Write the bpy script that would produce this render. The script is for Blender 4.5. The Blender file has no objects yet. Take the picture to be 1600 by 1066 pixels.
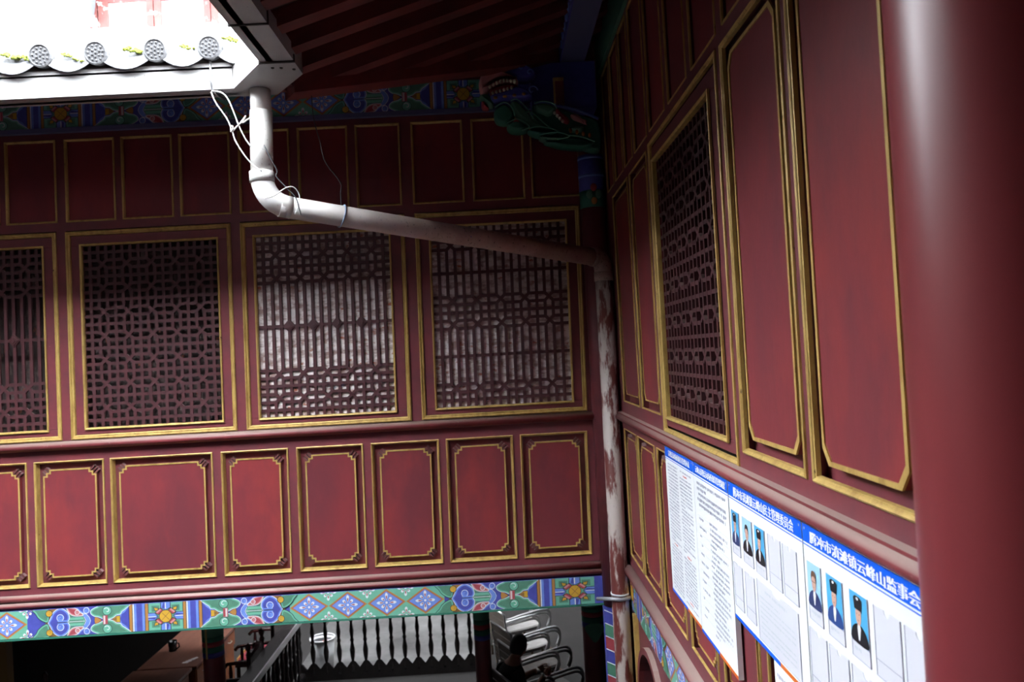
import bpy, bmesh, math, random
from mathutils import Vector, Matrix

# ------------------------------------------------------------------ camera, sky, exposure
S = bpy.context.scene
COL = S.collection
random.seed(7)
PI = math.pi

cam_data = bpy.data.cameras.new('camera')
cam = bpy.data.objects.new('camera', cam_data)
COL.objects.link(cam)
cam_data.sensor_width = 36.0
cam_data.lens = 27.0
cam_data.clip_start = 0.05
cam_data.clip_end = 200
cam_data.dof.use_dof = True
cam_data.dof.focus_distance = 3.0
cam_data.dof.aperture_fstop = 4.5
# eye level is z = 0; +Y runs along the right-hand wall, the back wall is at Y = 5.2
_R = ((0.9983, 0.0550, -0.0176), (-0.0166, -0.0167, -0.9997), (-0.0553, 0.9983, -0.0157))
_m = Matrix(_R)
_x = _m.col[0].normalized(); _z = _m.col[2].normalized(); _y = _z.cross(_x).normalized(); _x = _y.cross(_z)
cam.matrix_world = Matrix(((_x.x, _y.x, _z.x, 0), (_x.y, _y.y, _z.y, 0), (_x.z, _y.z, _z.z, 0), (0, 0, 0, 1)))
S.camera = cam

SKY_STRENGTH = 34.0
world = bpy.data.worlds.new('overcast_sky')
S.world = world
world.use_nodes = True
_bg = world.node_tree.nodes['Background']
_bg.inputs[0].default_value = (0.88, 0.94, 1.0, 1)
_bg.inputs[1].default_value = SKY_STRENGTH

S.view_settings.view_transform = 'Standard'
S.view_settings.look = 'None'
S.view_settings.gamma = 1.0
S.view_settings.use_curve_mapping = False
S.view_settings.exposure = 0.0

GROUND = -4.2
D = 5.2          # back wall plane
XR = 0.78        # right wall plane


# ------------------------------------------------------------------ materials
def mat(name, c1, c2=None, rough=0.5, metal=0.0, scale=6.0, stretch=(1, 1, 1), detail=6, lo=0.35, hi=0.65,
        c3=None, scale3=30.0, lo3=0.62, hi3=0.7, dust=None, bump=0.0, spec=0.5, bscale=None, coat=0.0, trans=0.0):
    m = bpy.data.materials.new(name)
    m.use_nodes = True
    nt = m.node_tree
    b = nt.nodes['Principled BSDF']
    b.inputs['Roughness'].default_value = rough
    b.inputs['Metallic'].default_value = metal
    b.inputs['Specular IOR Level'].default_value = spec
    b.inputs['Coat Weight'].default_value = coat
    b.inputs['Transmission Weight'].default_value = trans
    c1 = tuple(c1) + (1,)
    b.inputs['Base Color'].default_value = c1
    if c2 is None and c3 is None and dust is None and not bump:
        return m
    tc = nt.nodes.new('ShaderNodeTexCoord')
    mp = nt.nodes.new('ShaderNodeMapping')
    mp.inputs['Scale'].default_value = stretch
    nt.links.new(tc.outputs['Object'], mp.inputs['Vector'])

    def nz(sc, det=detail):
        n = nt.nodes.new('ShaderNodeTexNoise')
        n.inputs['Scale'].default_value = sc
        n.inputs['Detail'].default_value = det
        n.inputs['Roughness'].default_value = 0.62
        nt.links.new(mp.outputs[0], n.inputs['Vector'])
        return n

    def ramp(src, a, z):
        r = nt.nodes.new('ShaderNodeMapRange')
        r.inputs[1].default_value = a
        r.inputs[2].default_value = z
        nt.links.new(src, r.inputs[0])
        return r.outputs[0]

    def mix(fac, a, bcol):
        x = nt.nodes.new('ShaderNodeMix')
        x.data_type = 'RGBA'
        nt.links.new(fac, x.inputs[0])
        for sock, v in ((x.inputs[6], a), (x.inputs[7], bcol)):
            if isinstance(v, tuple):
                sock.default_value = v
            else:
                nt.links.new(v, sock)
        return x.outputs[2]

    col = c1
    if c2 is not None:
        col = mix(ramp(nz(scale).outputs[0], lo, hi), col, tuple(c2) + (1,))
    if c3 is not None:
        col = mix(ramp(nz(scale3).outputs[0], lo3, hi3), col, tuple(c3) + (1,))
    if dust is not None:
        g = nt.nodes.new('ShaderNodeNewGeometry')
        sp = nt.nodes.new('ShaderNodeSeparateXYZ')
        nt.links.new(g.outputs['Normal'], sp.inputs[0])
        col = mix(ramp(sp.outputs[2], 0.25, 0.95), col, tuple(dust) + (1,))
    if not isinstance(col, tuple):
        nt.links.new(col, b.inputs['Base Color'])
    if bump:
        bp = nt.nodes.new('ShaderNodeBump')
        bp.inputs['Strength'].default_value = bump
        bp.inputs['Distance'].default_value = 0.01
        nt.links.new(nz(bscale or scale * 4).outputs[0], bp.inputs['Height'])
        nt.links.new(bp.outputs[0], b.inputs['Normal'])
    return m


RED = (0.23, 0.038, 0.045)
M = {}
M['red'] = mat('red_lacquer', RED, (0.165, 0.036, 0.045), rough=0.42, scale=3.2, stretch=(1, 1, 0.45), c3=(0.28, 0.042, 0.043), scale3=2.1, lo3=0.5, hi3=0.68, bump=0.04, bscale=40, spec=0.25)
M['redrail'] = mat('red_lacquer_rail', (0.205, 0.040, 0.050), (0.14, 0.036, 0.046), rough=0.45, scale=5, c3=(0.32, 0.16, 0.13), scale3=55, lo3=0.69, hi3=0.74)
M['dusty'] = mat('dusty_red_ledge', (0.24, 0.036, 0.042), (0.16, 0.032, 0.038), rough=0.5, scale=4, c3=(0.42, 0.28, 0.24), scale3=26, lo3=0.66, hi3=0.75, dust=(0.36, 0.26, 0.23))
M['redcol'] = mat('red_column_lacquer', (0.25, 0.03, 0.034), (0.17, 0.027, 0.033), rough=0.36, scale=2.0, stretch=(1, 1, 0.25), bump=0.03, bscale=14, coat=0.0, spec=0.6, c3=(0.34, 0.09, 0.09), scale3=36, lo3=0.72, hi3=0.76)
M['gold'] = mat('gilt_paint', (0.58, 0.40, 0.125), (0.33, 0.195, 0.05), rough=0.42, metal=0.2, scale=22, stretch=(1, 1, 0.35), lo=0.45, hi=0.75, c3=(0.06, 0.025, 0.015), scale3=60, lo3=0.66, hi3=0.72, bump=0.15, bscale=90)
M['lattice'] = mat('lattice_wood', (0.080, 0.021, 0.025), (0.06, 0.021, 0.025), rough=0.5, scale=12, dust=(0.20, 0.14, 0.13))
M['fret'] = mat('carved_corner_brown', (0.14, 0.045, 0.045), rough=0.5, dust=(0.3, 0.2, 0.2))
M['pane'] = mat('mottled_paper', (0.84, 0.78, 0.76), (0.36, 0.24, 0.21), rough=0.8, scale=9, stretch=(1, 1, 2.4), lo=0.45, hi=0.60, c3=(0.40, 0.11, 0.05), scale3=14, lo3=0.6, hi3=0.68, bump=0.3)
M['pane_dark'] = mat('dark_board', (0.045, 0.03, 0.028), (0.16, 0.12, 0.11), rough=0.8, scale=7, stretch=(2, 1, 1), lo=0.55, hi=0.72, c3=(0.2, 0.06, 0.03), scale3=10, lo3=0.63, hi3=0.7)
M['white_metal'] = mat('white_sheet_metal', (0.37, 0.365, 0.36), (0.31, 0.305, 0.30), rough=0.5, scale=3, c3=(0.10, 0.085, 0.07), scale3=75, lo3=0.66, hi3=0.74)
M['seam'] = mat('dark_seam', (0.03, 0.027, 0.025), rough=0.8)
M['pvc'] = mat('white_pvc', (0.80, 0.78, 0.75), (0.68, 0.64, 0.60), rough=0.38, scale=5, c3=(0.16, 0.10, 0.08), scale3=90, lo3=0.64, hi3=0.72)
M['pvc_old'] = mat('stained_pvc', (0.50, 0.38, 0.33), (0.36, 0.24, 0.20), rough=0.5, scale=7, c3=(0.05, 0.035, 0.03), scale3=60, lo3=0.58, hi3=0.66)
M['pvc_slope'] = mat('rain_stained_pvc', (0.50, 0.38, 0.33), (0.36, 0.24, 0.20), rough=0.45, scale=7, c3=(0.06, 0.04, 0.035), scale3=60, lo3=0.60, hi3=0.68)
_nt = M['pvc_slope'].node_tree                      # clean white at the courtyard end, brown stain towards the wall
_b = _nt.nodes['Principled BSDF']; _src = _b.inputs['Base Color'].links[0].from_socket
_tc = _nt.nodes.new('ShaderNodeTexCoord'); _sx = _nt.nodes.new('ShaderNodeSeparateXYZ'); _mr = _nt.nodes.new('ShaderNodeMapRange'); _mx = _nt.nodes.new('ShaderNodeMix')
_mx.data_type = 'RGBA'
_mr.inputs[1].default_value = -1.0; _mr.inputs[2].default_value = -0.25
_nt.links.new(_tc.outputs['Object'], _sx.inputs[0]); _nt.links.new(_sx.outputs[0], _mr.inputs[0]); _nt.links.new(_mr.outputs[0], _mx.inputs[0])
_mx.inputs[6].default_value = (0.74, 0.71, 0.68, 1); _nt.links.new(_src, _mx.inputs[7]); _nt.links.new(_mx.outputs[2], _b.inputs['Base Color'])
M['pvc_worn'] = mat('peeling_red_on_pvc', (0.60, 0.52, 0.48), (0.17, 0.04, 0.035), rough=0.5, scale=4.5, stretch=(3, 3, 0.8), lo=0.48, hi=0.56, c3=(0.10, 0.05, 0.03), scale3=40, lo3=0.66, hi3=0.72)
M['zinc'] = mat('zinc_band', (0.42, 0.42, 0.44), rough=0.4, metal=0.6)
M['wire_white'] = mat('white_wire', (0.7, 0.68, 0.66), rough=0.5)
M['wire_dark'] = mat('dark_wire', (0.05, 0.05, 0.055), rough=0.5)
M['wire_blue'] = mat('blue_grey_wire', (0.28, 0.36, 0.5), rough=0.5)
M['tile'] = mat('grey_clay_tile', (0.19, 0.19, 0.195), (0.10, 0.10, 0.105), rough=0.85, scale=11, c3=(0.045, 0.045, 0.042), scale3=60, lo3=0.64, hi3=0.74, bump=0.4)
M['tilegap'] = mat('tile_bedding', (0.06, 0.055, 0.05), rough=0.9)
M['moss'] = mat('moss', (0.22, 0.27, 0.02), (0.10, 0.12, 0.015), rough=0.95, scale=60, bump=0.6)
M['eave'] = mat('eave_boards', (0.035, 0.012, 0.012), (0.022, 0.009, 0.009), rough=0.7, scale=5)
M['rafter'] = mat('red_rafter', (0.19, 0.030, 0.028), (0.11, 0.024, 0.024), rough=0.6, scale=6)
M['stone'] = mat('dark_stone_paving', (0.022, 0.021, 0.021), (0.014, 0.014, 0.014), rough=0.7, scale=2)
M['floor_dark'] = mat('shaded_hall_floor', (0.022, 0.019, 0.018), (0.014, 0.012, 0.011), rough=0.6, scale=2)  # darker hall floor, shade put into the colour
M['floor_hall'] = mat('worn_lit_floor', (0.17, 0.163, 0.16), (0.045, 0.042, 0.04), rough=0.45, scale=1.6, detail=9, lo=0.35, hi=0.68)  # paler worn floor, the shaft's light put into the colour
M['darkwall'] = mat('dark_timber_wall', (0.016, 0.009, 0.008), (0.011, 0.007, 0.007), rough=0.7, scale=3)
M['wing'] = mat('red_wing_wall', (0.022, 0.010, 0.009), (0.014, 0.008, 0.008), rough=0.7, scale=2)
M['desk'] = mat('varnished_desk', (0.17, 0.075, 0.052), (0.12, 0.05, 0.035), rough=0.28, scale=3, stretch=(5, 1, 5))
M['desk_front'] = mat('orange_varnish', (0.30, 0.085, 0.022), (0.20, 0.055, 0.018), rough=0.3, scale=3)
M['rosewood'] = mat('rosewood', (0.040, 0.012, 0.010), (0.025, 0.009, 0.008), rough=0.25, scale=5)
M['cushion'] = mat('crimson_cushion', (0.20, 0.012, 0.025), rough=0.8)
M['railblack'] = mat('black_lacquer_rail', (0.035, 0.028, 0.028), (0.022, 0.018, 0.018), rough=0.22, scale=6)
M['chrome'] = mat('chrome_tube', (0.74, 0.74, 0.74), rough=0.3, metal=0.75)
M['greypad'] = mat('grey_seat_pad', (0.30, 0.28, 0.27), (0.22, 0.2, 0.19), rough=0.75, scale=9)
M['brownmetal'] = mat('brown_metal_leg', (0.13, 0.065, 0.025), rough=0.4)
M['slat'] = mat('grey_brown_slat', (0.16, 0.125, 0.10), (0.11, 0.09, 0.07), rough=0.5, scale=5)
M['binw'] = mat('white_plastic_bin', (0.62, 0.62, 0.62), rough=0.45)
M['bind'] = mat('black_bin_liner', (0.02, 0.02, 0.022), rough=0.5)
M['binr'] = mat('red_wrapper', (0.4, 0.03, 0.03), rough=0.6)
M['mug'] = mat('black_mug', (0.018, 0.018, 0.02), rough=0.25)
M['white_marks'] = mat('flat_white', (0.75, 0.75, 0.76), rough=0.8)
M['yellow'] = mat('yellow_post', (0.13, 0.075, 0.008), rough=0.5)
M['skin'] = mat('skin', (0.42, 0.22, 0.15), rough=0.6)
M['hair'] = mat('black_hair', (0.012, 0.010, 0.010), rough=0.55, bump=0.5, scale=40)
M['shirt'] = mat('black_shirt', (0.014, 0.014, 0.016), rough=0.85)
M['jeans'] = mat('dark_trousers', (0.03, 0.034, 0.05), rough=0.85)
M['eye'] = mat('eye_white', (0.7, 0.7, 0.7), rough=0.3)
M['lip'] = mat('lip', (0.36, 0.13, 0.11), rough=0.5)
M['tooth'] = mat('ivory_teeth', (0.62, 0.58, 0.45), rough=0.4)
# painted decoration
M['p_blue'] = mat('paint_blue', (0.075, 0.085, 0.42), (0.06, 0.07, 0.34), rough=0.6, scale=20, c3=(0.5, 0.4, 0.36), scale3=50, lo3=0.72, hi3=0.75)
M['p_lblue'] = mat('paint_light_blue', (0.17, 0.29, 0.74), (0.14, 0.24, 0.64), rough=0.6, scale=20)
M['p_green'] = mat('paint_green', (0.075, 0.22, 0.145), (0.095, 0.26, 0.17), rough=0.6, scale=20, c3=(0.5, 0.4, 0.3), scale3=60, lo3=0.71, hi3=0.74)
M['p_lgreen'] = mat('paint_light_green', (0.14, 0.43, 0.30), (0.17, 0.48, 0.34), rough=0.6, scale=20)
M['p_dgreen'] = mat('paint_edge_green', (0.03, 0.17, 0.115), rough=0.6)
M['p_white'] = mat('paint_white', (0.72, 0.75, 0.78), rough=0.6)
M['p_red'] = mat('paint_red', (0.40, 0.06, 0.075), rough=0.6)
M['p_pink'] = mat('paint_pink', (0.60, 0.26, 0.27), rough=0.6)
M['p_yellow'] = mat('paint_yellow', (0.60, 0.35, 0.035), rough=0.6)
M['p_orange'] = mat('paint_ochre', (0.46, 0.215, 0.055), rough=0.6)
M['p_brown'] = mat('paint_brown', (0.27, 0.13, 0.04), rough=0.6)
M['p_line'] = mat('paint_black_line', (0.025, 0.03, 0.045), rough=0.6)
M['p_slate'] = mat('paint_slate_blue', (0.11, 0.12, 0.24), rough=0.6)
# notice boards
M['board'] = mat('white_board', (0.80, 0.82, 0.84), rough=0.5, spec=0.2)
M['b_blue'] = mat('print_blue', (0.008, 0.115, 0.72), rough=0.5, spec=0.15)
M['b_orange'] = mat('print_orange', (0.75, 0.16, 0.02), rough=0.4)
M['b_text'] = mat('print_grey_text', (0.40, 0.41, 0.50), rough=0.6)
M['b_red'] = mat('print_red_text', (0.75, 0.12, 0.12), rough=0.6)
M['b_pale'] = mat('print_pale_text', (0.58, 0.62, 0.66), rough=0.6)
M['pocket'] = mat('clear_plastic_pocket', (0.70, 0.70, 0.76), rough=0.3, spec=0.3)
M['pocket_edge'] = mat('pocket_edge', (0.42, 0.42, 0.52), rough=0.3)
M['photo_sky'] = mat('photo_blue_ground', (0.09, 0.45, 0.80), rough=0.35)
M['photo_pale'] = mat('photo_pale_ground', (0.38, 0.66, 0.88), rough=0.35)
M['photo_navy'] = mat('photo_navy_coat', (0.035, 0.05, 0.16), rough=0.4)
M['photo_blue'] = mat('photo_blue_coat', (0.03, 0.07, 0.26), rough=0.4)
M['photo_black'] = mat('photo_black', (0.015, 0.014, 0.018), rough=0.4)
M['photo_skin'] = mat('photo_skin', (0.66, 0.40, 0.31), rough=0.4)
M['photo_shade'] = mat('photo_features', (0.22, 0.09, 0.07), rough=0.4)
M['photo_brown'] = mat('photo_brown_hair', (0.16, 0.08, 0.045), rough=0.4)
M['peel'] = mat('peeling_pale_paint', (0.115, 0.135, 0.16), (0.19, 0.195, 0.20), rough=0.7, scale=1.6, c3=(0.17, 0.06, 0.06), scale3=1.9, lo3=0.58, hi3=0.66)
M['peelred'] = mat('peeling_red_frame', (0.16, 0.04, 0.036), (0.20, 0.065, 0.055), rough=0.7, scale=4, c3=(0.72, 0.66, 0.62), scale3=6, lo3=0.58, hi3=0.62)
M['plaster'] = mat('white_plaster', (0.78, 0.77, 0.75), rough=0.8)


# ------------------------------------------------------------------ mesh helpers
def ident(a, b, c):
    return (a, b, c)


def back(u, d, v):           # u along the back wall, d out of it, v up (the old wall leans a little)
    return (u + 0.015 * v, D - d, v)


def right(u, d, v):          # u = depth along the right wall, d out of it, v up
    return (XR - d, u, v)


class MB:
    def __init__(self, fn=ident):
        self.v = []; self.f = []; self.m = []; self.fn = fn; self.cur = 0; self.smooth = []

    def vert(self, p):
        self.v.append(self.fn(*p)); return len(self.v) - 1

    def face(self, idx, sm=False):
        self.f.append(idx); self.m.append(self.cur); self.smooth.append(sm)

    def box(self, x0, x1, y0, y1, z0, z1):
        i = [self.vert(p) for p in ((x0, y0, z0), (x1, y0, z0), (x1, y1, z0), (x0, y1, z0), (x0, y0, z1), (x1, y0, z1), (x1, y1, z1), (x0, y1, z1))]
        for q in ((0, 3, 2, 1), (4, 5, 6, 7), (0, 1, 5, 4), (1, 2, 6, 5), (2, 3, 7, 6), (3, 0, 4, 7)):
            self.face([i[k] for k in q])
        return self

    def bevbox(self, x0, x1, y0, y1, z0, z1, b):      # box with a chamfered front (largest d is front)
        return self.prism([(x0, z0), (x1, z0), (x1, z1), (x0, z1)], y0, y1, bev=b)

    def prism(self, pts, d0, d1, bev=0.0, cap0=True):  # polygon in (u,v) extruded over d
        n = len(pts)
        a = [self.vert((p[0], d0, p[1])) for p in pts]
        rings = [a]
        if bev:
            rings.append([self.vert((p[0], d1 - bev, p[1])) for p in pts])
            pts = offset(pts, -bev)
        rings.append([self.vert((p[0], d1, p[1])) for p in pts])
        for r0, r1 in zip(rings, rings[1:]):
            for k in range(n):
                self.face([r0[k], r0[(k + 1) % n], r1[(k + 1) % n], r1[k]])
        self.face(rings[-1])
        if cap0:
            self.face(a[::-1])
        return self

    def flat(self, pts, d):
        self.face([self.vert((p[0], d, p[1])) for p in pts]); return self

    def ring(self, outer, inner, d0, d1):             # flat-topped frame between two outlines of equal length
        n = len(outer)
        A = [self.vert((p[0], d0, p[1])) for p in outer]
        B = [self.vert((p[0], d1, p[1])) for p in outer]
        C = [self.vert((p[0], d1, p[1])) for p in inner]
        E = [self.vert((p[0], d0, p[1])) for p in inner]
        for k in range(n):
            j = (k + 1) % n
            self.face([A[k], A[j], B[j], B[k]]); self.face([B[k], B[j], C[j], C[k]]); self.face([C[k], C[j], E[j], E[k]])
        return self

    def mould(self, u0, u1, v0, v1, prof):            # mitred rectangular moulding; prof = [(inset, height)...]
        R = []
        for w, h in prof:
            R.append([self.vert(p) for p in ((u0 + w, h, v0 + w), (u1 - w, h, v0 + w), (u1 - w, h, v1 - w), (u0 + w, h, v1 - w))])
        for a, b in zip(R, R[1:]):
            for k in range(4):
                j = (k + 1) % 4
                self.face([a[k], a[j], b[j], b[k]])
        return self

    def tube(self, path, r, seg=10, cap=True, sm=True):
        P = [Vector(p) for p in path]
        n = len(P)
        rr = r if isinstance(r, (list, tuple)) else [r] * n
        prev = None; rings = []
        for i in range(n):
            t = (P[min(i + 1, n - 1)] - P[max(i - 1, 0)]).normalized()
            if prev is None:
                a = Vector((0, 0, 1)) if abs(t.z) < 0.9 else Vector((1, 0, 0))
                nrm = (a - t * a.dot(t)).normalized()
            else:
                nrm = (prev - t * prev.dot(t)).normalized()
            prev = nrm
            bi = t.cross(nrm)
            rings.append([self.vert(tuple(P[i] + (nrm * math.cos(2 * PI * k / seg) + bi * math.sin(2 * PI * k / seg)) * rr[i])) for k in range(seg)])
        for a, b in zip(rings, rings[1:]):
            for k in range(seg):
                j = (k + 1) % seg
                self.face([a[k], a[j], b[j], b[k]], sm)
        if cap:
            self.face(rings[0][::-1]); self.face(rings[-1])
        return self

    def lathe(self, prof, c=(0, 0, 0), seg=16, sm=True):  # prof = [(r, z)...] about a vertical axis
        rings = [[self.vert((c[0] + r * math.cos(2 * PI * k / seg), c[1] + r * math.sin(2 * PI * k / seg), c[2] + z)) for k in range(seg)] for r, z in prof]
        for a, b in zip(rings, rings[1:]):
            for k in range(seg):
                j = (k + 1) % seg
                self.face([a[k], a[j], b[j], b[k]], sm)
        self.face(rings[0][::-1]); self.face(rings[-1])
        return self

    def ball(self, c, r, seg=10, rot=None):
        r = (r, r, r) if not isinstance(r, (tuple, list)) else r
        n = seg // 2 + 1
        rings = []
        for i in range(1, n):
            th = PI * i / n
            ring = []
            for k in range(seg):
                p = Vector((r[0] * math.sin(th) * math.cos(2 * PI * k / seg), r[1] * math.sin(th) * math.sin(2 * PI * k / seg), r[2] * math.cos(th)))
                if rot is not None:
                    p = rot @ p
                ring.append(self.vert((c[0] + p.x, c[1] + p.y, c[2] + p.z)))
            rings.append(ring)
        pt = Vector((0, 0, r[2]))
        if rot is not None:
            pt = rot @ pt
        t = self.vert((c[0] + pt.x, c[1] + pt.y, c[2] + pt.z)); b = self.vert((c[0] - pt.x, c[1] - pt.y, c[2] - pt.z))
        for k in range(seg):
            j = (k + 1) % seg
            self.face([t, rings[0][k], rings[0][j]], True)
            self.face([b, rings[-1][j], rings[-1][k]], True)
        for a, q in zip(rings, rings[1:]):
            for k in range(seg):
                j = (k + 1) % seg
                self.face([a[k], q[k], q[j], a[j]], True)
        return self

    def mesh(self, name, mats, recalc=True):
        me = bpy.data.meshes.new(name)
        me.from_pydata(self.v, [], self.f)
        for m_ in (mats if isinstance(mats, (list, tuple)) else [mats]):
            me.materials.append(m_)
        me.polygons.foreach_set('material_index', self.m)
        me.polygons.foreach_set('use_smooth', self.smooth)
        me.update()
        if recalc:
            bm = bmesh.new(); bm.from_mesh(me)
            bmesh.ops.recalc_face_normals(bm, faces=bm.faces)
            bm.to_mesh(me); bm.free()
        return me

    def build(self, name, mats, parent=None, recalc=True):
        return link(name, self.mesh(name, mats, recalc), parent)


def link(name, data, parent=None, loc=None):
    o = bpy.data.objects.new(name, data)
    COL.objects.link(o)
    if parent is not None:
        o.parent = parent
        if parent.location.length > 0 and loc is None:
            o.matrix_parent_inverse = Matrix.Translation(parent.location).inverted()
    if loc is not None:
        o.location = loc
    return o


def tag(o, label, cat, group=None):
    o['label'] = label; o['category'] = cat
    if group:
        o['group'] = group
    return o


def thing(name, label, cat, loc=(0, 0, 0), group=None):
    o = bpy.data.objects.new(name, None)
    o.empty_display_size = 0.1
    o.location = loc
    COL.objects.link(o)
    return tag(o, label, cat, group)


def struct(o, label=None):
    o['kind'] = 'structure'
    if label:
        o['label'] = label
    return o


def sroot(name, label=None):
    o = bpy.data.objects.new(name, None); COL.objects.link(o)
    return struct(o, label)


def copy_tree(o, parent=None):
    c = o.copy(); COL.objects.link(c); c.parent = parent
    for ch in list(o.children):
        k = copy_tree(ch, c); k.matrix_parent_inverse = ch.matrix_parent_inverse.copy()
    return c


def offset(pts, w):
    n = len(pts); out = []
    area = sum(pts[i][0] * pts[(i + 1) % n][1] - pts[(i + 1) % n][0] * pts[i][1] for i in range(n))
    s = 1 if area > 0 else -1
    for i in range(n):
        p0, p1, p2 = pts[i - 1], pts[i], pts[(i + 1) % n]
        e1 = Vector((p1[0] - p0[0], p1[1] - p0[1])); e2 = Vector((p2[0] - p1[0], p2[1] - p1[1]))
        if e1.length < 1e-9 or e2.length < 1e-9:
            out.append(p1); continue
        e1.normalize(); e2.normalize()
        n1 = Vector((e1.y, -e1.x)) * s; n2 = Vector((e2.y, -e2.x)) * s
        nn = n1 + n2
        if nn.length < 1e-6:
            nn = n1
        nn.normalize()
        k = w / max(0.45, nn.dot(n1))
        out.append((p1[0] + nn.x * k, p1[1] + nn.y * k))
    return out


def spline(pts, sub=5, closed=True):
    n = len(pts); out = []
    rng = range(n) if closed else range(n - 1)
    for i in rng:
        g = (lambda k: pts[k % n]) if closed else (lambda k: pts[max(0, min(n - 1, k))])
        p0, p1, p2, p3 = g(i - 1), g(i), g(i + 1), g(i + 2)
        for s in range(sub):
            t = s / sub
            out.append(tuple(0.5 * (2 * p1[k] + (p2[k] - p0[k]) * t + (2 * p0[k] - 5 * p1[k] + 4 * p2[k] - p3[k]) * t * t + (3 * p1[k] - p0[k] - 3 * p2[k] + p3[k]) * t ** 3) for k in range(len(p1))))
    if not closed:
        out.append(tuple(pts[-1]))
    return out


def circ(cx, cy, r, n=16, ry=None, a0=0.0):
    ry = ry or r
    return [(cx + r * math.cos(a0 + 2 * PI * k / n), cy + ry * math.sin(a0 + 2 * PI * k / n)) for k in range(n)]


def rect(u0, u1, v0, v1):
    return [(u0, v0), (u1, v0), (u1, v1), (u0, v1)]


GOLD_BIG = [(0, 0), (0.001, 0.012), (0.008, 0.016), (0.013, 0.012), (0.015, 0.007), (0.019, 0.007), (0.022, 0.010), (0.027, 0.007), (0.030, -0.012)]
GOLD_SMALL = [(0, 0), (0.001, 0.008), (0.005, 0.010), (0.009, 0.008), (0.013, 0.004), (0.015, -0.015)]
GOLD_PANEL = [(0, 0), (0.001, 0.008), (0.005, 0.010), (0.008, 0.007), (0.010, 0.004), (0.012, 0.004), (0.019, -0.033)]
GOLD_LOW = [(0, 0), (0.001, 0.006), (0.006, 0.009), (0.011, 0.006), (0.013, 0.003), (0.017, 0.002), (0.019, -0.010)]
GOLD_THIN = [(0, 0), (0.001, 0.005), (0.004, 0.006), (0.007, 0.003), (0.008, -0.004)]


# ------------------------------------------------------------------ ground, wings and roofs round the courtyard; unseen wings shaped to cut sky light
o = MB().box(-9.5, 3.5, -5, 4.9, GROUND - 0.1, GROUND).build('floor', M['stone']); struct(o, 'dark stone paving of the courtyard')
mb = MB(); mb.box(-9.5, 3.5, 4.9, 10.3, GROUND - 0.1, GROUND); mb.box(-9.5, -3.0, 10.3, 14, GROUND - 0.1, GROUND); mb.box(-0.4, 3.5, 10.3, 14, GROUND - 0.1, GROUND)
struct(mb.build('floor_hall', M['floor_dark']), 'lower hall floor in a darkened colour that stands in for shade')
struct(MB().box(-3.0, -0.4, 10.3, 14, GROUND - 0.1, GROUND).build('floor_light_patch', M['floor_hall']), 'worn floor patch in a paler colour that stands in for a pool of light')  # pale patch paints the pool of light on the hall floor


def wing(name, fn_boxes, m, label):
    mb = MB()
    for b in fn_boxes:
        mb.box(*b)
    return struct(mb.build(name, m), label)


wing('wall_left', [(-6.2, -6.0, -1.2, 5.15, GROUND, 3.4)], M['wing'], 'red wall of the unseen wing across the courtyard, set close to cut sky light')  # unseen wing wall, position chosen to limit sky light in the courtyard
wing('wall_front', [(-9.5, 3.4, -1.4, -1.2, GROUND, 4.7)], M['wing'], 'red wall of the unseen front hall, raised to cut low sky light')  # unseen hall made tall so its skyline cuts the sky
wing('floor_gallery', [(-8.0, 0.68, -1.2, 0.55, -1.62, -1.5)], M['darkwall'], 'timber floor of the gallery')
wing('ceiling_hall', [(-9.5, XR, D + 0.07, 9.7, -1.62, -1.5), (-9.5, -4.6, 9.7, 13, -1.62, -1.5), (1.3, 1.75, 9.7, 13, -1.62, -1.5), (XR, 1.75, D + 0.1, 9.7, -1.62, -1.5)], M['darkwall'], 'dark boarded ceiling of the lower hall with an opening added to let in light')  # opening added and widened to throw sky light on floor and desks
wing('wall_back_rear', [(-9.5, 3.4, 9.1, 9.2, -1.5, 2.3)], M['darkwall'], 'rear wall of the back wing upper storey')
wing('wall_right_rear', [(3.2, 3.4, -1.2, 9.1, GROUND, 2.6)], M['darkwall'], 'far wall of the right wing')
wing('wall_left_light_stop', [(-9.6, -9.5, -1.4, 5.2, GROUND, 4.8), (-9.5, -6.2, 5.0, 5.1, GROUND, 3.3)], M['darkwall'], 'unseen walls added to stop sky light beyond the left wing')  # added out of view to close a sky leak into the hall
wing('wall_hall_light_screen', [(-9.4, -4.5, 10.5, 10.6, GROUND, -1.62)], M['darkwall'], 'dark screen added to hide the light behind the desks')  # added screen, keeps the lit area behind the desks from showing
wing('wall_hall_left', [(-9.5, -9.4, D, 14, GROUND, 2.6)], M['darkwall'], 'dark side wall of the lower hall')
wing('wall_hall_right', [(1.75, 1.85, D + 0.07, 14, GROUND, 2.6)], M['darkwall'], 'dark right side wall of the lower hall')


def slab(name, poly, th, m, label):                    # roof deck: poly of (x,y,z), thickened upward
    mb = MB()
    a = [mb.vert(p) for p in poly]; b = [mb.vert((p[0], p[1], p[2] + th)) for p in poly]
    n = len(poly)
    mb.face(a[::-1]); mb.face(b)
    for k in range(n):
        mb.face([a[k], a[(k + 1) % n], b[(k + 1) % n], b[k]])
    return struct(mb.build(name, m), label)


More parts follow.
